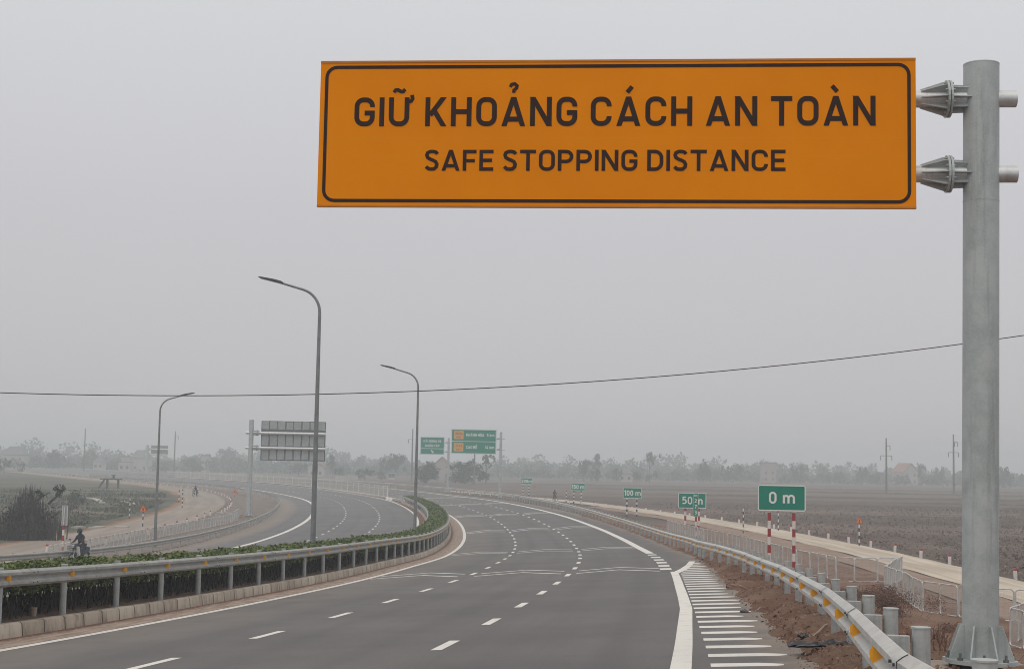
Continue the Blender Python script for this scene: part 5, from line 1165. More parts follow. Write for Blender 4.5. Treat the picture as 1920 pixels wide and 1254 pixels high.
bk = bike(); rd = rider(); loc = P(73.5, -23.45); loc.z = float(zroad(73.5, -23.2)) + 0.02
bk.location = loc; bk.rotation_euler = (0, 0, R_(250)); bk['label'] = 'motorcycle with white leg shield and front basket on the shoulder by the far guardrail'; bk.scale = (1.05,) * 3
rd.location = loc; rd.rotation_euler = (0, 0, R_(250)); rd['label'] = 'person in dark hooded clothes astride the stopped motorcycle with one foot down'; rd.scale = (1.05,) * 3
for pxx, ybase, d, rz, w1, w2 in ((366, 934, 262, 250, 'tiny distant motorcycle riding on the service road bend', 'tiny distant person riding along the service road bend'), (1040, 934, 262, 80, 'tiny motorcycle on the beige track beyond the right guardrail', 'tiny person in a pale top riding on the beige track')):
    q = px(pxx, ybase, d); l_ = Vector((q.x, q.y, gz(q.x, q.y) + 0.1)); dup(bk, l_, R_(rz), w1, 1.05); dup(rd, l_, R_(rz), w2, 1.05)

# ------------------------------------------------------------------ power cable and poles
pts = []
cabl = [(0, 737), (240, 740.5), (480, 741), (600, 738), (780, 732), (960, 725), (1180, 712), (1400, 691), (1600, 670), (1800, 647), (1920, 627)]
cx_ = np.array([px(a, b_, 60).x for a, b_ in cabl]); cz_ = np.array([px(a, b_, 60).z for a, b_ in cabl]); co_ = np.polyfit(cx_, cz_, 2)
b = MB(); b.tube([(x, 60.0, float(np.polyval(co_, x))) for x in np.linspace(-62, 48, 90)], 0.021, 6)
tag(b.build('power_cable', mat('cable_black', (0.035, 0.035, 0.04), 0.7, 0.1)), 'thin black power cable crossing the sky from left to right', 'cable')
def upole(pxx, ytop, ybase, d, label, arms=()):
    p = px(pxx, ybase, d); g0 = gz(p.x, p.y); root = empty('utility_pole', (p.x, p.y, g0), 0, label, 'utility pole'); h = px(pxx, ytop, d).z - g0
    b = MB(); b.tube([(0, 0, -1), (0, 0, h)], [0.34, 0.20], 8); b.build('pole', mat('grey_concrete_pole', (0.12, 0.115, 0.11), 0.9, 0.1), root, smooth=True)
    for z, x0, x1 in arms:
        b = MB(); b.box(((x0 + x1) / 2, 0, z * h), (abs(x1 - x0), 0.14, 0.14)); cr = b.build('crossarm', M_DARK, root)
        b = MB()
        for x in (x0, x1): b.tube([(x, 0, z * h), (x, 0, z * h - 1.3)], 0.10, 6)
        b.build('insulator', M_DARK, cr)
upole(1662, 821, 925, 433, 'tall utility pole with two crossarms in the ploughed field, left of the other', ((0.86, 0, 1.1), (0.68, -1.6, 1.6)))
upole(1788.5, 814, 928, 426, 'tall utility pole in the ploughed field just left of the thick sign post', ((0.87, 0.3, 1.2), (0.70, -1.4, 1.4)))
upole(157, 803, 880, 620, 'hazy utility pole left of the far houses'); upole(326, 808, 887, 600, 'hazy utility pole right of the small far sign back', ((0.88, 0, 1.2),))
upole(772, 804, 890, 520, 'hazy utility pole beside the second street lamp', ((0.80, -1.4, 0),)); upole(889, 846, 905, 470, 'thin pole standing below the exit distance sign')

# ------------------------------------------------------------------ trees
def leaf_quads(Cn, size, flat=0.0):
    n = len(Cn); nrm = rng.normal(size=(n, 3)); nrm[:, 2] += flat; nrm /= np.linalg.norm(nrm, axis=1)[:, None]
    a = np.cross(nrm, rng.normal(size=(n, 3))); a /= np.linalg.norm(a, axis=1)[:, None]; b = np.cross(nrm, a); sz = (size * rng.uniform(0.6, 1.3, n))[:, None]
    return np.stack([Cn - a * sz, Cn + b * sz * 0.6, Cn + a * sz, Cn - b * sz * 0.6], 1).reshape(-1, 3), np.arange(n * 4).reshape(n, 4)
def tree_meshes(kind, seed):
    "crown and trunk of a unit tree: 1 high, about 1 wide"
    r = np.random.default_rng(seed); pts = []
    if kind == 'dome':   cl = [(r.uniform(-.36, .36), r.uniform(-.36, .36), 0) for _ in range(46)]; cl = [(x, y, r.uniform(.12, max(.2, .86 - 1.6 * (x*x + y*y)))) for x, y, _ in cl]; rad, n = .125, 42
    elif kind == 'tall': cl = [(r.normal() * .16, r.normal() * .16, r.uniform(.30, .93)) for _ in range(26)]; rad, n = .10, 34
    elif kind == 'open': cl = [(r.normal() * .22, r.normal() * .2, r.uniform(.58, .94)) for _ in range(15)] + [(r.normal() * .2, r.normal() * .2, r.uniform(.05, .30)) for _ in range(7)]; rad, n = .085, 34
    else:                cl = [(r.uniform(-.42, .42), r.uniform(-.42, .42), r.uniform(.15, .86)) for _ in range(30)]; rad, n = .13, 34
    for x, y, z in cl:
        k_ = int(n * r.uniform(.6, 1.3)); q = r.normal(size=(k_, 3)); q /= np.linalg.norm(q, axis=1)[:, None]; q *= (r.random(k_) ** 0.5)[:, None] * rad * r.uniform(.7, 1.3)
        pts.append(np.array([x, y, z]) + q)
    pts = np.concatenate(pts); pts = pts[pts[:, 2] > 0.02]
    V, F = leaf_quads(pts, 0.042); cr = mesh_np('crown', V, F, M_LEAF if kind != 'dome' else M_LEAF2)
    b = MB(); top = 0.62 if kind in ('tall', 'open') else 0.45
    b.tube([(0, 0, -.04), (0.012, 0, top * .5), (-.008, .01, top)], [.028, .022, .012], 7)
    for x, y, z in cl[::3]:
        if z > .25: b.tube([(0, 0, min(z * .62, top * .95)), (x * .5, y * .5, z * .82), (x, y, z)], [.013, .009, .004], 5)
    return cr, b.build('trunk', M_BARK, mesh_only=True)
TM = {k_: [tree_meshes(k_, s) for s in (1, 2, 3)] for k_ in ('dome', 'tall', 'open', 'bushy')}
def tree(kind, v, pxx, ytop, ybase, wpx, d, label, group=None, name='tree', cat='tree'):
    p = px(pxx, ybase, d); g0 = gz(p.x, p.y); root = empty(name, (p.x, p.y, g0), random.uniform(0, 6.28), label, cat, group)
    h = px(pxx, ytop, d).z - g0; w_ = wpx * d / FPX; cr, tr = TM[kind][v]; link('crown', cr, root); link('trunk', tr, root); root.scale = (w_, w_, h)
tree('dome', 0, 800, 860, 903, 52, 480, 'rounded dark hazy tree below the small green emergency lane sign')
tree('dome', 1, 872, 858, 906, 78, 480, 'broad domed hazy tree below the exit distance sign')
tree('open', 0, 911, 851, 902, 40, 500, 'taller ragged tree just left of the exit sign post')
tree('bushy', 0, 684, 877, 902, 34, 520, 'round dark bush alone in the field right of the large sign back')
tree('bushy', 1, 637, 874, 892, 22, 560, 'small hazy round tree left of the lone dark bush')
tree('bushy', 2, 714, 882, 898, 18, 540, 'low grey bush just right of the lone dark bush')
tree('tall', 0, 623, 852, 890, 26, 620, 'slender hazy tree right behind the lower corner of the large sign back')
tree('tall', 1, 742, 848, 890, 46, 640, 'tall pale hazy tree left of the second street lamp')
tree('bushy', 0, 722, 855, 890, 30, 640, 'hazy rounded tree left of the tall pale tree by the second lamp')
tree('open', 1, 1218, 844, 894, 30, 640, 'tall tree with an open tufted top above the wood line near the 100 m sign')
tree('tall', 2, 1095, 860, 894, 34, 620, 'dense upright hazy tree left of the middle of the right wood line')
tree('bushy', 1, 1118, 876, 893, 20, 610, 'small round tree right of the dense upright one behind the 150 m sign')
tree('bushy', 2, 1157, 874, 893, 18, 620, 'squarish small tree above the 100 m sign')
tree('bushy', 0, 1194, 882, 897, 16, 600, 'small round bush at the field edge left of the tall tufted tree')
tree('tall', 0, 1120, 850, 893, 34, 700, 'pale tall tree pair behind the dense upright tree')
tree('dome', 2, 1320, 857, 900, 30, 700, 'hazy domed tree above the left side of the 50 m sign')
tree('bushy', 1, 1375, 866, 898, 40, 690, 'low spreading hazy trees left of the 0 m sign')
tree('bushy', 2, 1500, 866, 896, 34, 720, 'rounded hazy tree above the right side of the 0 m sign')
tree('bushy', 0, 1615, 872, 900, 26, 720, 'small hazy tree left of the left-hand field pole')
tree('tall', 1, 1725, 866, 900, 20, 720, 'upright hazy tree just right of the gabled far house')
tree('bushy', 2, 1757, 872, 902, 26, 710, 'low bushy hazy tree left of the right-hand field pole')
tree('dome', 0, 1885, 870, 906, 34, 680, 'hazy rounded tree right of the thick sign post')
tree('dome', 1, 100, 838, 878, 30, 720, 'tall rounded hazy tree left of the leftmost far pole')
tree('bushy', 0, 8, 857, 874, 24, 520, 'dark low bush at the left picture edge beyond the road')
tree('bushy', 1, 41, 863, 873, 14, 560, 'tiny dark bush right of the dark bush at the left edge')
tree('dome', 2, 170, 838, 876, 36, 800, 'pale domed tree right of the leftmost far pole')
tree('bushy', 2, 360, 855, 890, 44, 700, 'hazy spreading tree right of the second far pole')
tree('tall', 2, 420, 838, 886, 60, 900, 'pale far clump of trees left of the large sign back')
tree('bushy', 0, 560, 866, 890, 40, 640, 'hazy bushy tree beneath the large sign back')
def wood():
    Vs, Fs, nv = [], [], 0
    for d, h0, n, sz in ((770, 5.2, 150, 0.75), (880, 8.6, 150, 0.95), (1050, 13.0, 130, 1.3)):
        for i in range(n):
            x = (-0.40 + 0.80 * (i + rng.uniform(-.8, .8)) / n) * d; y = d + rng.normal() * 16; stand = 0.75 + 0.55 * noise.noise(Vector((x * 0.011, d, 1)))
            h = h0 * stand * rng.uniform(0.6, 1.35) + 1.5; wd = h * rng.uniform(0.30, 0.55) + 1.2; m_ = 120
            q = rng.normal(size=(m_, 3)); q /= np.linalg.norm(q, axis=1)[:, None]; q *= (rng.random(m_) ** 0.45)[:, None]
            tp = rng.uniform(0.0, 0.5); q[:, 0] *= wd * (1 - tp * np.clip(q[:, 2], -.3, 1)); q[:, 1] *= wd; q[:, 2] = h * (0.52 + 0.48 * q[:, 2])
            bx, by = rng.uniform(-.5, .5, 2) * wd; q[:, 0] += bx * (q[:, 2] / h) ** 2
            V, F = leaf_quads(q + np.array([x, y, gz(x, y)]), sz); Vs.append(V); Fs.append(F + nv); nv += len(V)
        X = rng.uniform(-0.41, 0.41, 5000) * d; Y = d + rng.normal(size=5000) * 10; Z = h0 * 0.42 * rng.random(5000); s, o = so(X, Y)
        V, F = leaf_quads(np.stack([X, Y, zg(s, o) + Z], -1), sz * 1.3); Vs.append(V); Fs.append(F + nv); nv += len(V)
    o = link('far_wood', mesh_np('far_wood', np.concatenate(Vs), np.concatenate(Fs), M_LEAF)); tag(o, 'hazy belt of trees along the whole horizon behind the fields', 'wood', None, 'stuff')
wood()

# ------------------------------------------------------------------ far houses
def house(pxx, ytop, ybase, wpx, d, label, wall, roofc, style='gable', depth=8.0, rz=0.0):
    p = px(pxx, ybase, d); g0 = gz(p.x, p.y); root = empty('house', (p.x, p.y, g0 - 0.1), rz, label, 'house'); h = px(pxx, ytop, d).z - g0; w_ = wpx * d / FPX
    hw = h * (0.62 if style != 'flat' else 0.93); b = MB(); b.box((0, 0, hw / 2), (w_, depth, hw)); 
    if style == 'gable': b.prism([(-w_/2, hw), (w_/2, hw), (0, h * 0.97)], (0, -depth/2, 0), (1, 0, 0), (0, 0, 1), (0, 1, 0), depth)
    wl = b.build('wall', wall, root); b = MB()
    if style == 'gable':
        for sg in (-1, 1):
            n_ = Vector((sg * (h - hw), 0, w_ / 2)).normalized(); b.prism([(0, 0), (1, 0), (1, 1), (0, 1)], Vector((sg * w_ * 0.56, -depth * 0.55, hw - (h - hw) * 0.12)) + n_ * 0.02, Vector((-sg * w_ * 0.56, 0, (h - hw) * 1.12)), (0, depth * 1.1, 0), n_, 0.18)
    elif style == 'hip':
        W2, D2 = w_ * 0.56, depth * 0.56; r = w_ * 0.26; vs = [(-W2, -D2, hw), (W2, -D2, hw), (W2, D2, hw), (-W2, D2, hw), (-r, 0, h), (r, 0, h)]; b.add(vs, [(0, 1, 5, 4), (1, 2, 5), (2, 3, 4, 5), (3, 0, 4), (3, 2, 1, 0)])
    else: b.box((0, 0, hw + h * 0.035), (w_ * 1.06, depth * 1.06, h * 0.07))
    b.build('roof', roofc, root)
    n_ = max(2, int(w_ / 3.2))
    for fl in range(max(1, int(hw / 3.4))):
        for i in range(n_):
            x = -w_/2 + w_ * (i + 0.5) / n_; z = 1.7 + 3.3 * fl
            if z + 0.7 > hw: continue
            b = MB(); b.box((x, -depth/2 - 0.02, z), (1.1, 0.08, 1.3)); b.build('window', mat('dark_window', (0.05, 0.055, 0.06), 0.3), root)
WH = mat('pale_house_wall', (0.42, 0.40, 0.37), 0.9, 0.08, 0.5); PK = mat('pinkish_house_wall', (0.34, 0.29, 0.27), 0.9, 0.08, 0.5); GRR = mat('grey_roof', (0.17, 0.17, 0.18), 0.9, 0.1, 0.5); RDR = mat('faded_red_roof', (0.33, 0.18, 0.14), 0.9, 0.12, 0.5)
house(829, 856, 888, 34, 600, 'hazy gabled pinkish house between the two domed trees', PK, RDR)
house(595, 864, 884, 30, 620, 'pale gabled house beneath the large sign back', WH, RDR)
house(235, 854, 871, 11, 640, 'white tower-like house in front of the far left trees', WH, GRR, 'flat', 5)
house(236, 865, 872, 22, 637, 'low white building at the foot of the tower-like house', WH, GRR, 'flat', 5)
house(265, 843, 872, 34, 760, 'house with a long dark roof left of the small far sign back', WH, GRR, 'hip')
house(187, 857, 872, 18, 700, 'low pale house right of the leftmost far pole', WH, GRR, 'hip', 6)
house(28, 836, 872, 42, 760, 'large hazy house with a broad grey roof at the far left', WH, GRR, 'hip')
house(385, 852, 880, 12, 760, 'small pale house left of the large sign back post', WH, GRR, 'flat', 6)
house(1697, 868, 897, 34, 760, 'gabled hazy house between the two field poles', WH, RDR, 'gable', 9, R_(25))
house(1440, 866, 896, 26, 760, 'flat-topped hazy house above the 0 m sign', PK, GRR, 'flat')
house(1172, 878, 893, 26, 640, 'low pale house left of the tall tufted tree', WH, GRR, 'hip', 6)
house(735, 884, 894, 12, 560, 'tiny white building near the lone dark bush', WH, GRR, 'flat', 4)
b = MB(); p = px(652, 892, 540); g0 = gz(p.x, p.y); b.box((0, 0, 0.6), (9.0, 0.25, 1.5)); b.box((0, 0, 1.42), (9.1, 0.35, 0.12)); o = b.build('boundary_wall', WH); o.location = (p.x, p.y, g0); tag(o, 'long low white wall left of the lone dark bush', 'wall')

# ------------------------------------------------------------------ left field: bare shrub, bushes, sluice frame, slabs
def bare_shrub():
    p = hit(52, 1013); root = empty('bare_shrub', p, 0, 'big dark leafless shrub with spiky branches in the grass at the left edge', 'shrub'); d = p.y; sc = d / FPX
    b = MB(); r = random.Random(3)
    for i in range(430):
        x = min(62, max(-46, r.gauss(4, 27))) * sc; y = r.uniform(-1.6, 1.6); h = r.uniform(22, 78) * sc * (1.15 - 0.35 * abs(x / (55 * sc)))
        if -28 * sc < x < 20 * sc: h *= 1.22
        b.tube([(x, y, -0.1), (x + r.uniform(-.1, .1), y + r.uniform(-.1, .1), h * .6), (x + r.uniform(-.3, .3), y + r.uniform(-.2, .2), h)], [.038, .028, .008], 4, cap=False)
    b.build('stems', M_TWIG, root)['kind'] = 'stuff'
    q = np.stack([rng.normal(size=1500) * 26 * sc - 2 * sc, rng.normal(size=1500) * 0.9, rng.uniform(14, 64, 1500) * sc * (1 - 0.25 * rng.random(1500))], -1); q = q[np.abs(q[:, 0]) < 50 * sc]
    V, F = leaf_quads(q, 0.13); link('twig_mass', mesh_np('twig_mass', V, F, M_TWIG), root)
    b = MB()
    for pts, rr in (([(31, 80), (33, 50), (34, 15), (37, -18), (38, -25)], .10), ([(33, 52), (24, 65), (14, 69)], .045), ([(34, 45), (28, 60), (24, 71)], .05), ([(36, 62), (44, 75), (52, 82), (56, 84)], .05), ([(34, 45), (37, 70), (38, 85)], .055), ([(60, 72), (74, 82), (88, 90)], .06), ([(86, 68), (96, 78), (106, 86), (112, 95)], .07), ([(90, 40), (103, 52), (118, 58)], .045), ([(14, 40), (6, 48), (-4, 55)], .05), ([(58, 60), (56, 82), (52, 92)], .06), ([(14, 30), (16, 52), (15, 62)], .05), ([(22, 40), (21, 62), (23, 66)], .05)):
        b.tube([((q[0] - 52) * sc, 0.2, max(-0.1, q[1] * sc)) for q in pts], [1.7 * rr * (1 - .75 * i / (len(pts) - 1)) for i in range(len(pts))], 6)
    b.build('branch', M_TWIG, root)
    cs = []
    for cx, cy, rr in ((100, 97, 6), (106, 92, 6), (112, 98, 5), (104, 86, 5), (66, 90, 5), (74, 84, 5), (52, 84, 3)):
        q = rng.normal(size=(40, 3)) * rr * 0.5 * sc; cs.append(np.array([(cx - 52) * sc, 0.2, cy * sc]) + q)
    V, F = leaf_quads(np.concatenate(cs), 0.12); link('leaf_tuft', mesh_np('leaf_tuft', V, F, M_BUSH), root)['kind'] = 'stuff'
bare_shrub()
def bush(pxx, ybase, hpx, wpx, label, m, n=900, d=None, lsize=None, name='bush'):
    p = hit(pxx, ybase) if d is None else onground(*px(pxx, ybase, d).xy, d) if False else (hit(pxx, ybase) if d is None else Vector((px(pxx, ybase, d).x, d, gz(px(pxx, ybase, d).x, d))))
    sc = p.y / FPX; root = empty(name, p, 0, label, 'bush'); h, w_ = hpx * sc, wpx * sc; q = []
    for _ in range(14):
        c = np.array([rng.uniform(-.36, .36) * w_, rng.uniform(-.3, .3) * w_, rng.uniform(.15, .78) * h]); q.append(c + rng.normal(size=(n // 14, 3)) * np.array([w_ * .10, w_ * .10, h * .11]))
    q = np.concatenate(q); q = q[q[:, 2] > 0]; V, F = leaf_quads(q, lsize or h * 0.05); link('foliage', mesh_np('foliage', V, F, m), root)
    b = MB()
    for _ in range(9):
        x, y, z = q[rng.integers(len(q))]; b.tube([(x * .1, y * .1, -.1), (x * .5, y * .5, z * .6), (x, y, z)], [.012 * h, .008 * h, .003 * h], 5)
    b.build('stem', M_TWIG, root)['kind'] = 'stuff'
bush(144, 946, 28, 32, 'dark green bush in the rough grass behind the bare shrub', M_BUSH)
bush(130, 962, 22, 34, 'reddish brown bush in front of the dark green bush', mat('brown_twig_bush', (0.12, 0.085, 0.07), 0.95, 0.3, 3))
bush(203, 938, 12, 20, 'low bluish dark bush in the middle of the rough grass', M_BUSH, 500)
def grass_tufts():
    n = 15000; s = 92 + 200 * rng.random(n) ** 1.2; o = -41.5 - 34 * rng.random(n) ** 1.4; w8 = np.array([noise.fractal(Vector((a * .09, b_ * .13, 2)), 1, 2, 3) for a, b_ in zip(s, o)])
    k_ = w8 > -0.12; s, o, w8 = s[k_], o[k_], w8[k_]; x, y, th, *_ = al(s); z = zplain(s, o) + 0.02
    B = np.stack([x + np.cos(th) * o, y - np.sin(th) * o, z], -1); n = len(s); h = (0.16 + 0.45 * np.clip(w8 + .12, 0, .8)) * rng.uniform(.5, 1.4, n); a = rng.uniform(0, 6.28, n); l = rng.normal(size=(n, 2)) * 0.4 * h[:, None]
    wv = np.stack([np.cos(a), np.sin(a), np.zeros(n)], -1) * 0.16; T = B + np.stack([l[:, 0], l[:, 1], h], -1)
    V = np.stack([B - wv, B + wv, T + wv * .35, T - wv * .35], 1).reshape(-1, 3)
    tag(link('rough_grass', mesh_np('rough_grass', V, np.arange(n * 4).reshape(n, 4), leafmat('rough_grass_blades', (0.050, 0.066, 0.044), (0.165, 0.160, 0.115), 0.12, 0.9))), 'rough grey green grass tufts in the field left of the service road', 'grass', None, 'stuff')
grass_tufts()
def sluice():
    p = hit(208, 916); sc = p.y / FPX; root = empty('sluice_frame', p, R_(4), 'dark raised sluice frame with two legs and a sloping ladder in the rough grass', 'sluice frame')
    b = MB(); b.box((0, 0, 18 * sc), (38 * sc, 1.6, 2.2 * sc)); b.build('deck', mat('weathered_dark_concrete', (0.085, 0.075, 0.07), 0.9, 0.2, 1), root)
    for x in (-7, 13):
        b = MB(); b.box((x * sc, 0, 8 * sc), (2.6 * sc, 1.0, 18 * sc)); b.build('leg', MATS['weathered_dark_concrete'], root)
    b = MB(); b.tube([(-23 * sc, -.6, 0), (-12 * sc, -.6, 18 * sc)], .10, 6); b.tube([(-23 * sc, .6, 0), (-12 * sc, .6, 18 * sc)], .10, 6)
    for i in range(8): b.tube([((-23 + 11 * i / 8) * sc, -.6, 18 * sc * i / 8), ((-23 + 11 * i / 8) * sc, .6, 18 * sc * i / 8)], .06, 5)
    b.build('ladder', M_DARK, root)
    b = MB(); b.tube([(4 * sc, 0, 19 * sc), (4 * sc, 0, 25 * sc)], .22, 8); b.tube([(4 * sc, 0, 25 * sc), (4 * sc, 0, 26 * sc)], .5, 10); b.build('gate_wheel', M_DARK, root)
sluice()
M_SLAB = mat('pale_slab', (0.42, 0.40, 0.35), 0.9, 0.15, 1.0)
for i, (pts, lab) in enumerate((([(165, 935), (180, 937), (192, 944)], 'pale crooked concrete strip lying in the rough grass, larger one'), ([(227, 941), (243, 944), (258, 947)], 'pale concrete strip in the rough grass left of the thin striped post'), ([(140, 991), (155, 990.5)], 'short pale slab at the edge of the service road'), ([(174, 992), (190, 990)], 'pale slab with broken edge at the edge of the service road'), ([(216, 990), (240, 990.5)], 'long flat pale slab on the service road edge'))):
    q = [hit(*a) for a in pts]; b = MB()
    for a, c in zip(q[:-1], q[1:]):
        d = (c - a); n_ = Vector((-d.y, d.x, 0)).normalized() * 0.45; vs = [a - n_, a + n_, c + n_, c - n_]; b.add([v + Vector((0, 0, .05)) for v in vs] + [v + Vector((0, 0, .22)) for v in vs], [(3, 2, 1, 0), (4, 5, 6, 7), (0, 1, 5, 4), (1, 2, 6, 5), (2, 3, 7, 6), (3, 0, 4, 7)])
    o = b.build('concrete_slab', M_SLAB, origin=q[0]); o.location = q[0]; tag(o, lab, 'slab')

# ------------------------------------------------------------------ right verge: litter, weeds, rubbish
def zv_at(s, o): return zverge(np.array([s]), np.array([o]))[0]
def litter():
    n = 21000; s = -4 + 64 * rng.random(n) ** 1.3; o = np.clip(8.75 + np.abs(rng.normal(size=n)) * 2.0, 8.6, 16); keep = np.array([noise.noise(Vector((a * .6, b_ * .6, 11))) for a, b_ in zip(s, o)]) > -0.28; s, o = s[keep], o[keep]
    x, y, th, *_ = al(s); z = np.array([float(zverge(np.array([a]), b_)[0]) for a, b_ in zip(s, o)])
    Cn = np.stack([x + np.cos(th) * o, y - np.sin(th) * o, z + 0.008 + 0.03 * rng.random(len(s))], -1); V, F = leaf_quads(Cn, np.clip(0.020 * np.exp(0.45 * rng.normal(size=len(Cn))), 0.008, 0.048), 0.5)
    tag(link('dry_litter', mesh_np('dry_litter', V, F, M_DRY)), 'brown dry leaves and clods strewn over the bare verge by the right guardrail', 'litter', None, 'stuff')
litter()
def weeds():
    n = 14000; s = rng.uniform(4, 75, n); o = np.where(rng.random(n) < 0.04, rng.uniform(9.9, 10.6, n), rng.uniform(10.8, 17.5, n)); w8 = np.array([noise.noise(Vector((a * .22, b_ * .35, 5))) for a, b_ in zip(s, o)])
    k_ = (w8 > -0.10) & ~((s > 5.0) & (s < 12.5) & (o > 9.6) & (o < 12.0)); s, o, w8 = s[k_], o[k_], w8[k_]; x, y, th, *_ = al(s); z = zg(s, o)
    B = np.stack([x + np.cos(th) * o, y - np.sin(th) * o, z - 0.02], -1); n = len(s); h = (0.10 + 0.60 * np.clip(w8 + .08, 0, .6)) * rng.uniform(.6, 1.3, n); a = rng.uniform(0, 6.28, n); l = rng.normal(size=(n, 2)) * 0.35 * h[:, None]
    wv = np.stack([np.cos(a), np.sin(a), np.zeros(n)], -1) * 0.012; T = B + np.stack([l[:, 0], l[:, 1], h], -1)
    V = np.stack([B - wv, B + wv, T + wv * .5, T - wv * .5], 1).reshape(-1, 3)
    tag(link('dry_weeds', mesh_np('dry_weeds', V, np.arange(n * 4).reshape(n, 4), M_DRYB)), 'dry brown weeds covering the slope behind the right guardrail', 'weeds', None, 'stuff')
weeds()
def stubble():
    n = 26000; y = 70 + 190 * rng.random(n) ** 1.5; x = 24 + rng.random(n) * (0.30 * y + 18); s, o = so(x, y); w8 = np.array([noise.fractal(Vector((a * .03, b_ * .16, 9)), 1, 2, 3) for a, b_ in zip(x, y)])
    k_ = (o > 29.6) & (w8 > -0.25); x, y, s, o, w8 = x[k_], y[k_], s[k_], o[k_], w8[k_]; n = len(x); z = zg(s, o); h = rng.uniform(.05, .20, n) * (0.8 + np.clip(w8, 0, 1)); a = rng.uniform(0, 6.28, n)
    B = np.stack([x, y, z - 0.02], -1); wv = np.stack([np.cos(a), np.sin(a), np.zeros(n)], -1) * rng.uniform(.05, .16, n)[:, None]; T = B + np.stack([rng.normal(size=n) * .06, rng.normal(size=n) * .06, h], -1)
    V = np.stack([B - wv, B + wv, T + wv * .6, T - wv * .6], 1).reshape(-1, 3)
    tag(link('field_stubble', mesh_np('field_stubble', V, np.arange(n * 4).reshape(n, 4), leafmat('stubble_and_clods', (0.115, 0.089, 0.076), (0.235, 0.190, 0.160), 0.08, 0.95))), 'dry clods and stubble over the ploughed field right of the beige track', 'stubble', None, 'stuff')
stubble()
def dry_shrub(s, o, h, w_, label, n, size):
    p = P(s, o); root = empty('dry_shrub', p, 0, label, 'shrub'); q = []
    for _ in range(12): q.append(np.array([rng.uniform(-.42, .42) * w_, rng.uniform(-.3, .3) * w_, rng.uniform(.12, .7) * h]) + rng.normal(size=(n // 12, 3)) * np.array([w_ * .09, w_ * .09, h * .14]))
    q = np.concatenate(q); q[:, 2] = np.abs(q[:, 2]); V, F = leaf_quads(q, size); link('foliage', mesh_np('foliage', V, F, M_DRYB), root); b = MB()
    for _ in range(40):
        x, y, z = q[rng.integers(len(q))]; b.tube([(x * .5, y * .5, -.05), (x * .8, y * .8, z * .6), (x, y, z * 1.15)], [.008, .006, .003], 4, cap=False)
    b.build('stem', M_DRYB, root)['kind'] = 'stuff'
def near_off(pxx, py, zoff=0.0):
    q = hit(pxx, py); s, o = so(q.x, q.y); return float(s[0]), float(o[0])
s_, o_ = near_off(1700, 1163); dry_shrub(s_, o_, 1.25, 2.6, 'reddish brown dry shrub in front of the mesh fence left of the thick sign post', 4200, 0.035)
s_, o_ = near_off(1625, 1128); dry_shrub(s_, o_, 0.85, 3.4, 'low dry brown brush between the guardrail posts and the short fence return', 4200, 0.035)
s_, o_ = near_off(1765, 1185); dry_shrub(s_, o_, 0.45, 1.6, 'low dry weeds at the foot of the thick sign post', 700, 0.03)
def crumple(label, name, cat, c, size, m, seed, n=14, hgt=0.10):
    V, F = [], []
    for i in range(n):
        for j in range(n):
            u, v = i / (n - 1) - .5, j / (n - 1) - .5; rr = 1 + .5 * noise.noise(Vector((u * 2, v * 2, seed)))
            V.append((u * size[0] * rr, v * size[1] * rr, hgt * (0.5 + 0.9 * noise.fractal(Vector((u * 4, v * 3, seed + 3)), 1, 2, 4)) * max(0, 1 - 2.2 * max(abs(u), abs(v)) ** 2) + 0.012))
    for i in range(n - 1):
        for j in range(n - 1): F.append((i*n+j, (i+1)*n+j, (i+1)*n+j+1, i*n+j+1))
    V2 = [(x, y, z - 0.02) for x, y, z in V]; nn = len(V); F2 = [tuple(reversed([q + nn for q in f])) for f in F]
    b = MB(); b.add(V + V2, F + F2); o = b.build(name, m); o.location = c; o.rotation_euler = (0, 0, R_(seed * 40)); tag(o, label, cat)
M_TARP = mat('black_plastic', (0.022, 0.024, 0.032), 0.4, 0.3, 8)
def on_verge(pxx, py):
    s, o = near_off(pxx, py); p = P(s, o); p.z = float(zverge(np.array([s]), o)[0]) if 8.75 <= o < 22 else p.z; return p
crumple('crumpled black plastic sheet on the verge below the near guardrail', 'plastic_sheet', 'plastic sheet', on_verge(1552, 1231), (0.85, 0.36), M_TARP, 0.2)
crumple('small scrap of black plastic left of the larger crumpled sheet', 'plastic_scrap', 'plastic scrap', on_verge(1505, 1210), (0.22, 0.13), M_TARP, 1.3, 9, 0.06)
crumple('flat black rubbish at the ends of the white hatching', 'plastic_scrap', 'plastic scrap', on_verge(1395, 1147), (0.34, 0.16), M_TARP, 2.1, 9, 0.06)
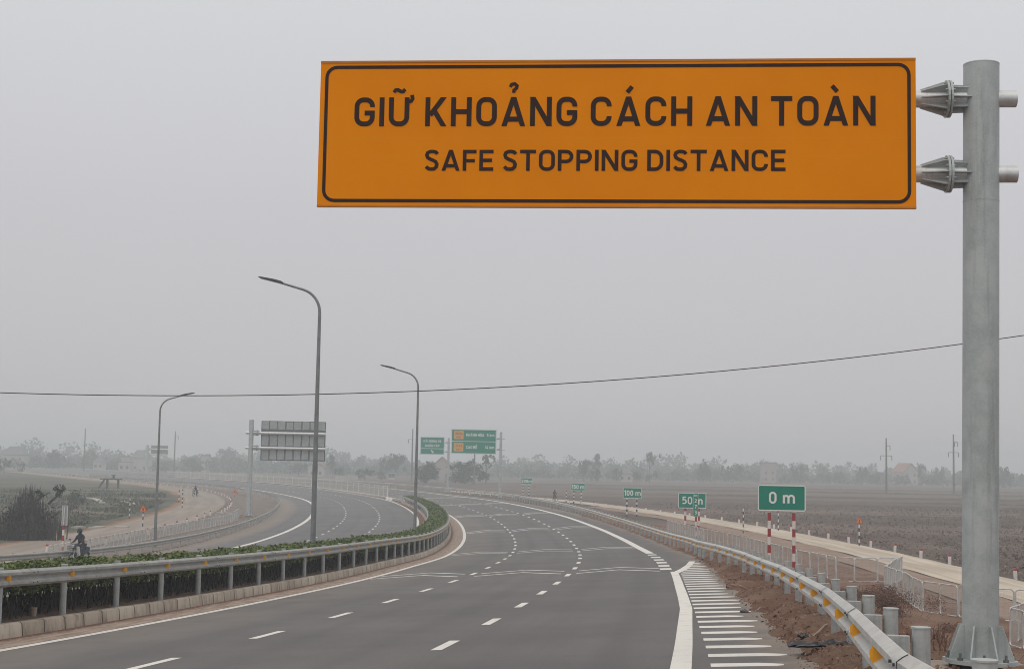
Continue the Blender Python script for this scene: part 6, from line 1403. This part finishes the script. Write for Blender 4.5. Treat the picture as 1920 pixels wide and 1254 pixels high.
crumple('small red rag on the soil under the near guardrail', 'rag', 'rag', on_verge(1611, 1240), (0.12, 0.09), mat('faded_red_cloth', (0.48, 0.13, 0.10), 0.8, 0.1), 0.7, 8, 0.05)
for a, c, lab in (((1524, 1207), (1566, 1190), 'curved pale dry branch on the soil above the black plastic sheet'), ((1415, 1146), (1437, 1147), 'thin dry stick beside the flat black rubbish'), ((1370, 1104), (1402, 1109), 'pale dry branch at the upper ends of the white hatching')):
    p, q = on_verge(*a), on_verge(*c); m_ = (p + q) / 2 + Vector((0, 0, .07)); b = MB(); b.tube([p + Vector((0, 0, .02)), p.lerp(m_, .6), m_, q + Vector((0, 0, .03))], [.012, .016, .014, .006], 6); tag(b.build('dry_branch', mat('pale_dry_wood', (0.36, 0.27, 0.20), 0.9, 0.2, 8), origin=p), lab, 'branch').location = p
p = P(26.5, -5.45); b = MB(); b.tube([(0, 0, 0), (0, 0, .01), (0, 0, .19), (0, 0, .20)], [.05, .055, .075, .07], 12); o = b.build('paper_cup', mat('beige_paper', (0.36, 0.28, 0.22), 0.8, 0.1)); o.location = P(21.9, -5.5); tag(o, 'small beige cup standing behind the kerb under the median guardrail', 'cup')

# ------------------------------------------------------------------ the hazy air
HAZE_D = 0.00118
hm = bpy.data.materials.new('hazy_air'); hm.use_nodes = True; t = hm.node_tree; t.nodes.remove(t.nodes['Principled BSDF'])
pv = t.nodes.new('ShaderNodeVolumePrincipled'); pv.inputs['Color'].default_value = (0.885, 0.955, 1.0, 1); pv.inputs['Density'].default_value = HAZE_D; pv.inputs['Anisotropy'].default_value = 0.0
t.links.new(pv.outputs[0], t.nodes['Material Output'].inputs['Volume'])
b = MB(); b.box((0, 1120, 13.5), (2800, 2480, 31)); tag(b.build('haze', hm), 'pale even haze over the whole scene', 'haze', None, 'stuff')
scene.cycles.volume_bounces = 4
scene.cycles.pixel_filter_type = 'BLACKMAN_HARRIS'; scene.cycles.filter_width = 1.0
scene.cycles.max_bounces = 8; scene.cycles.transparent_max_bounces = 16
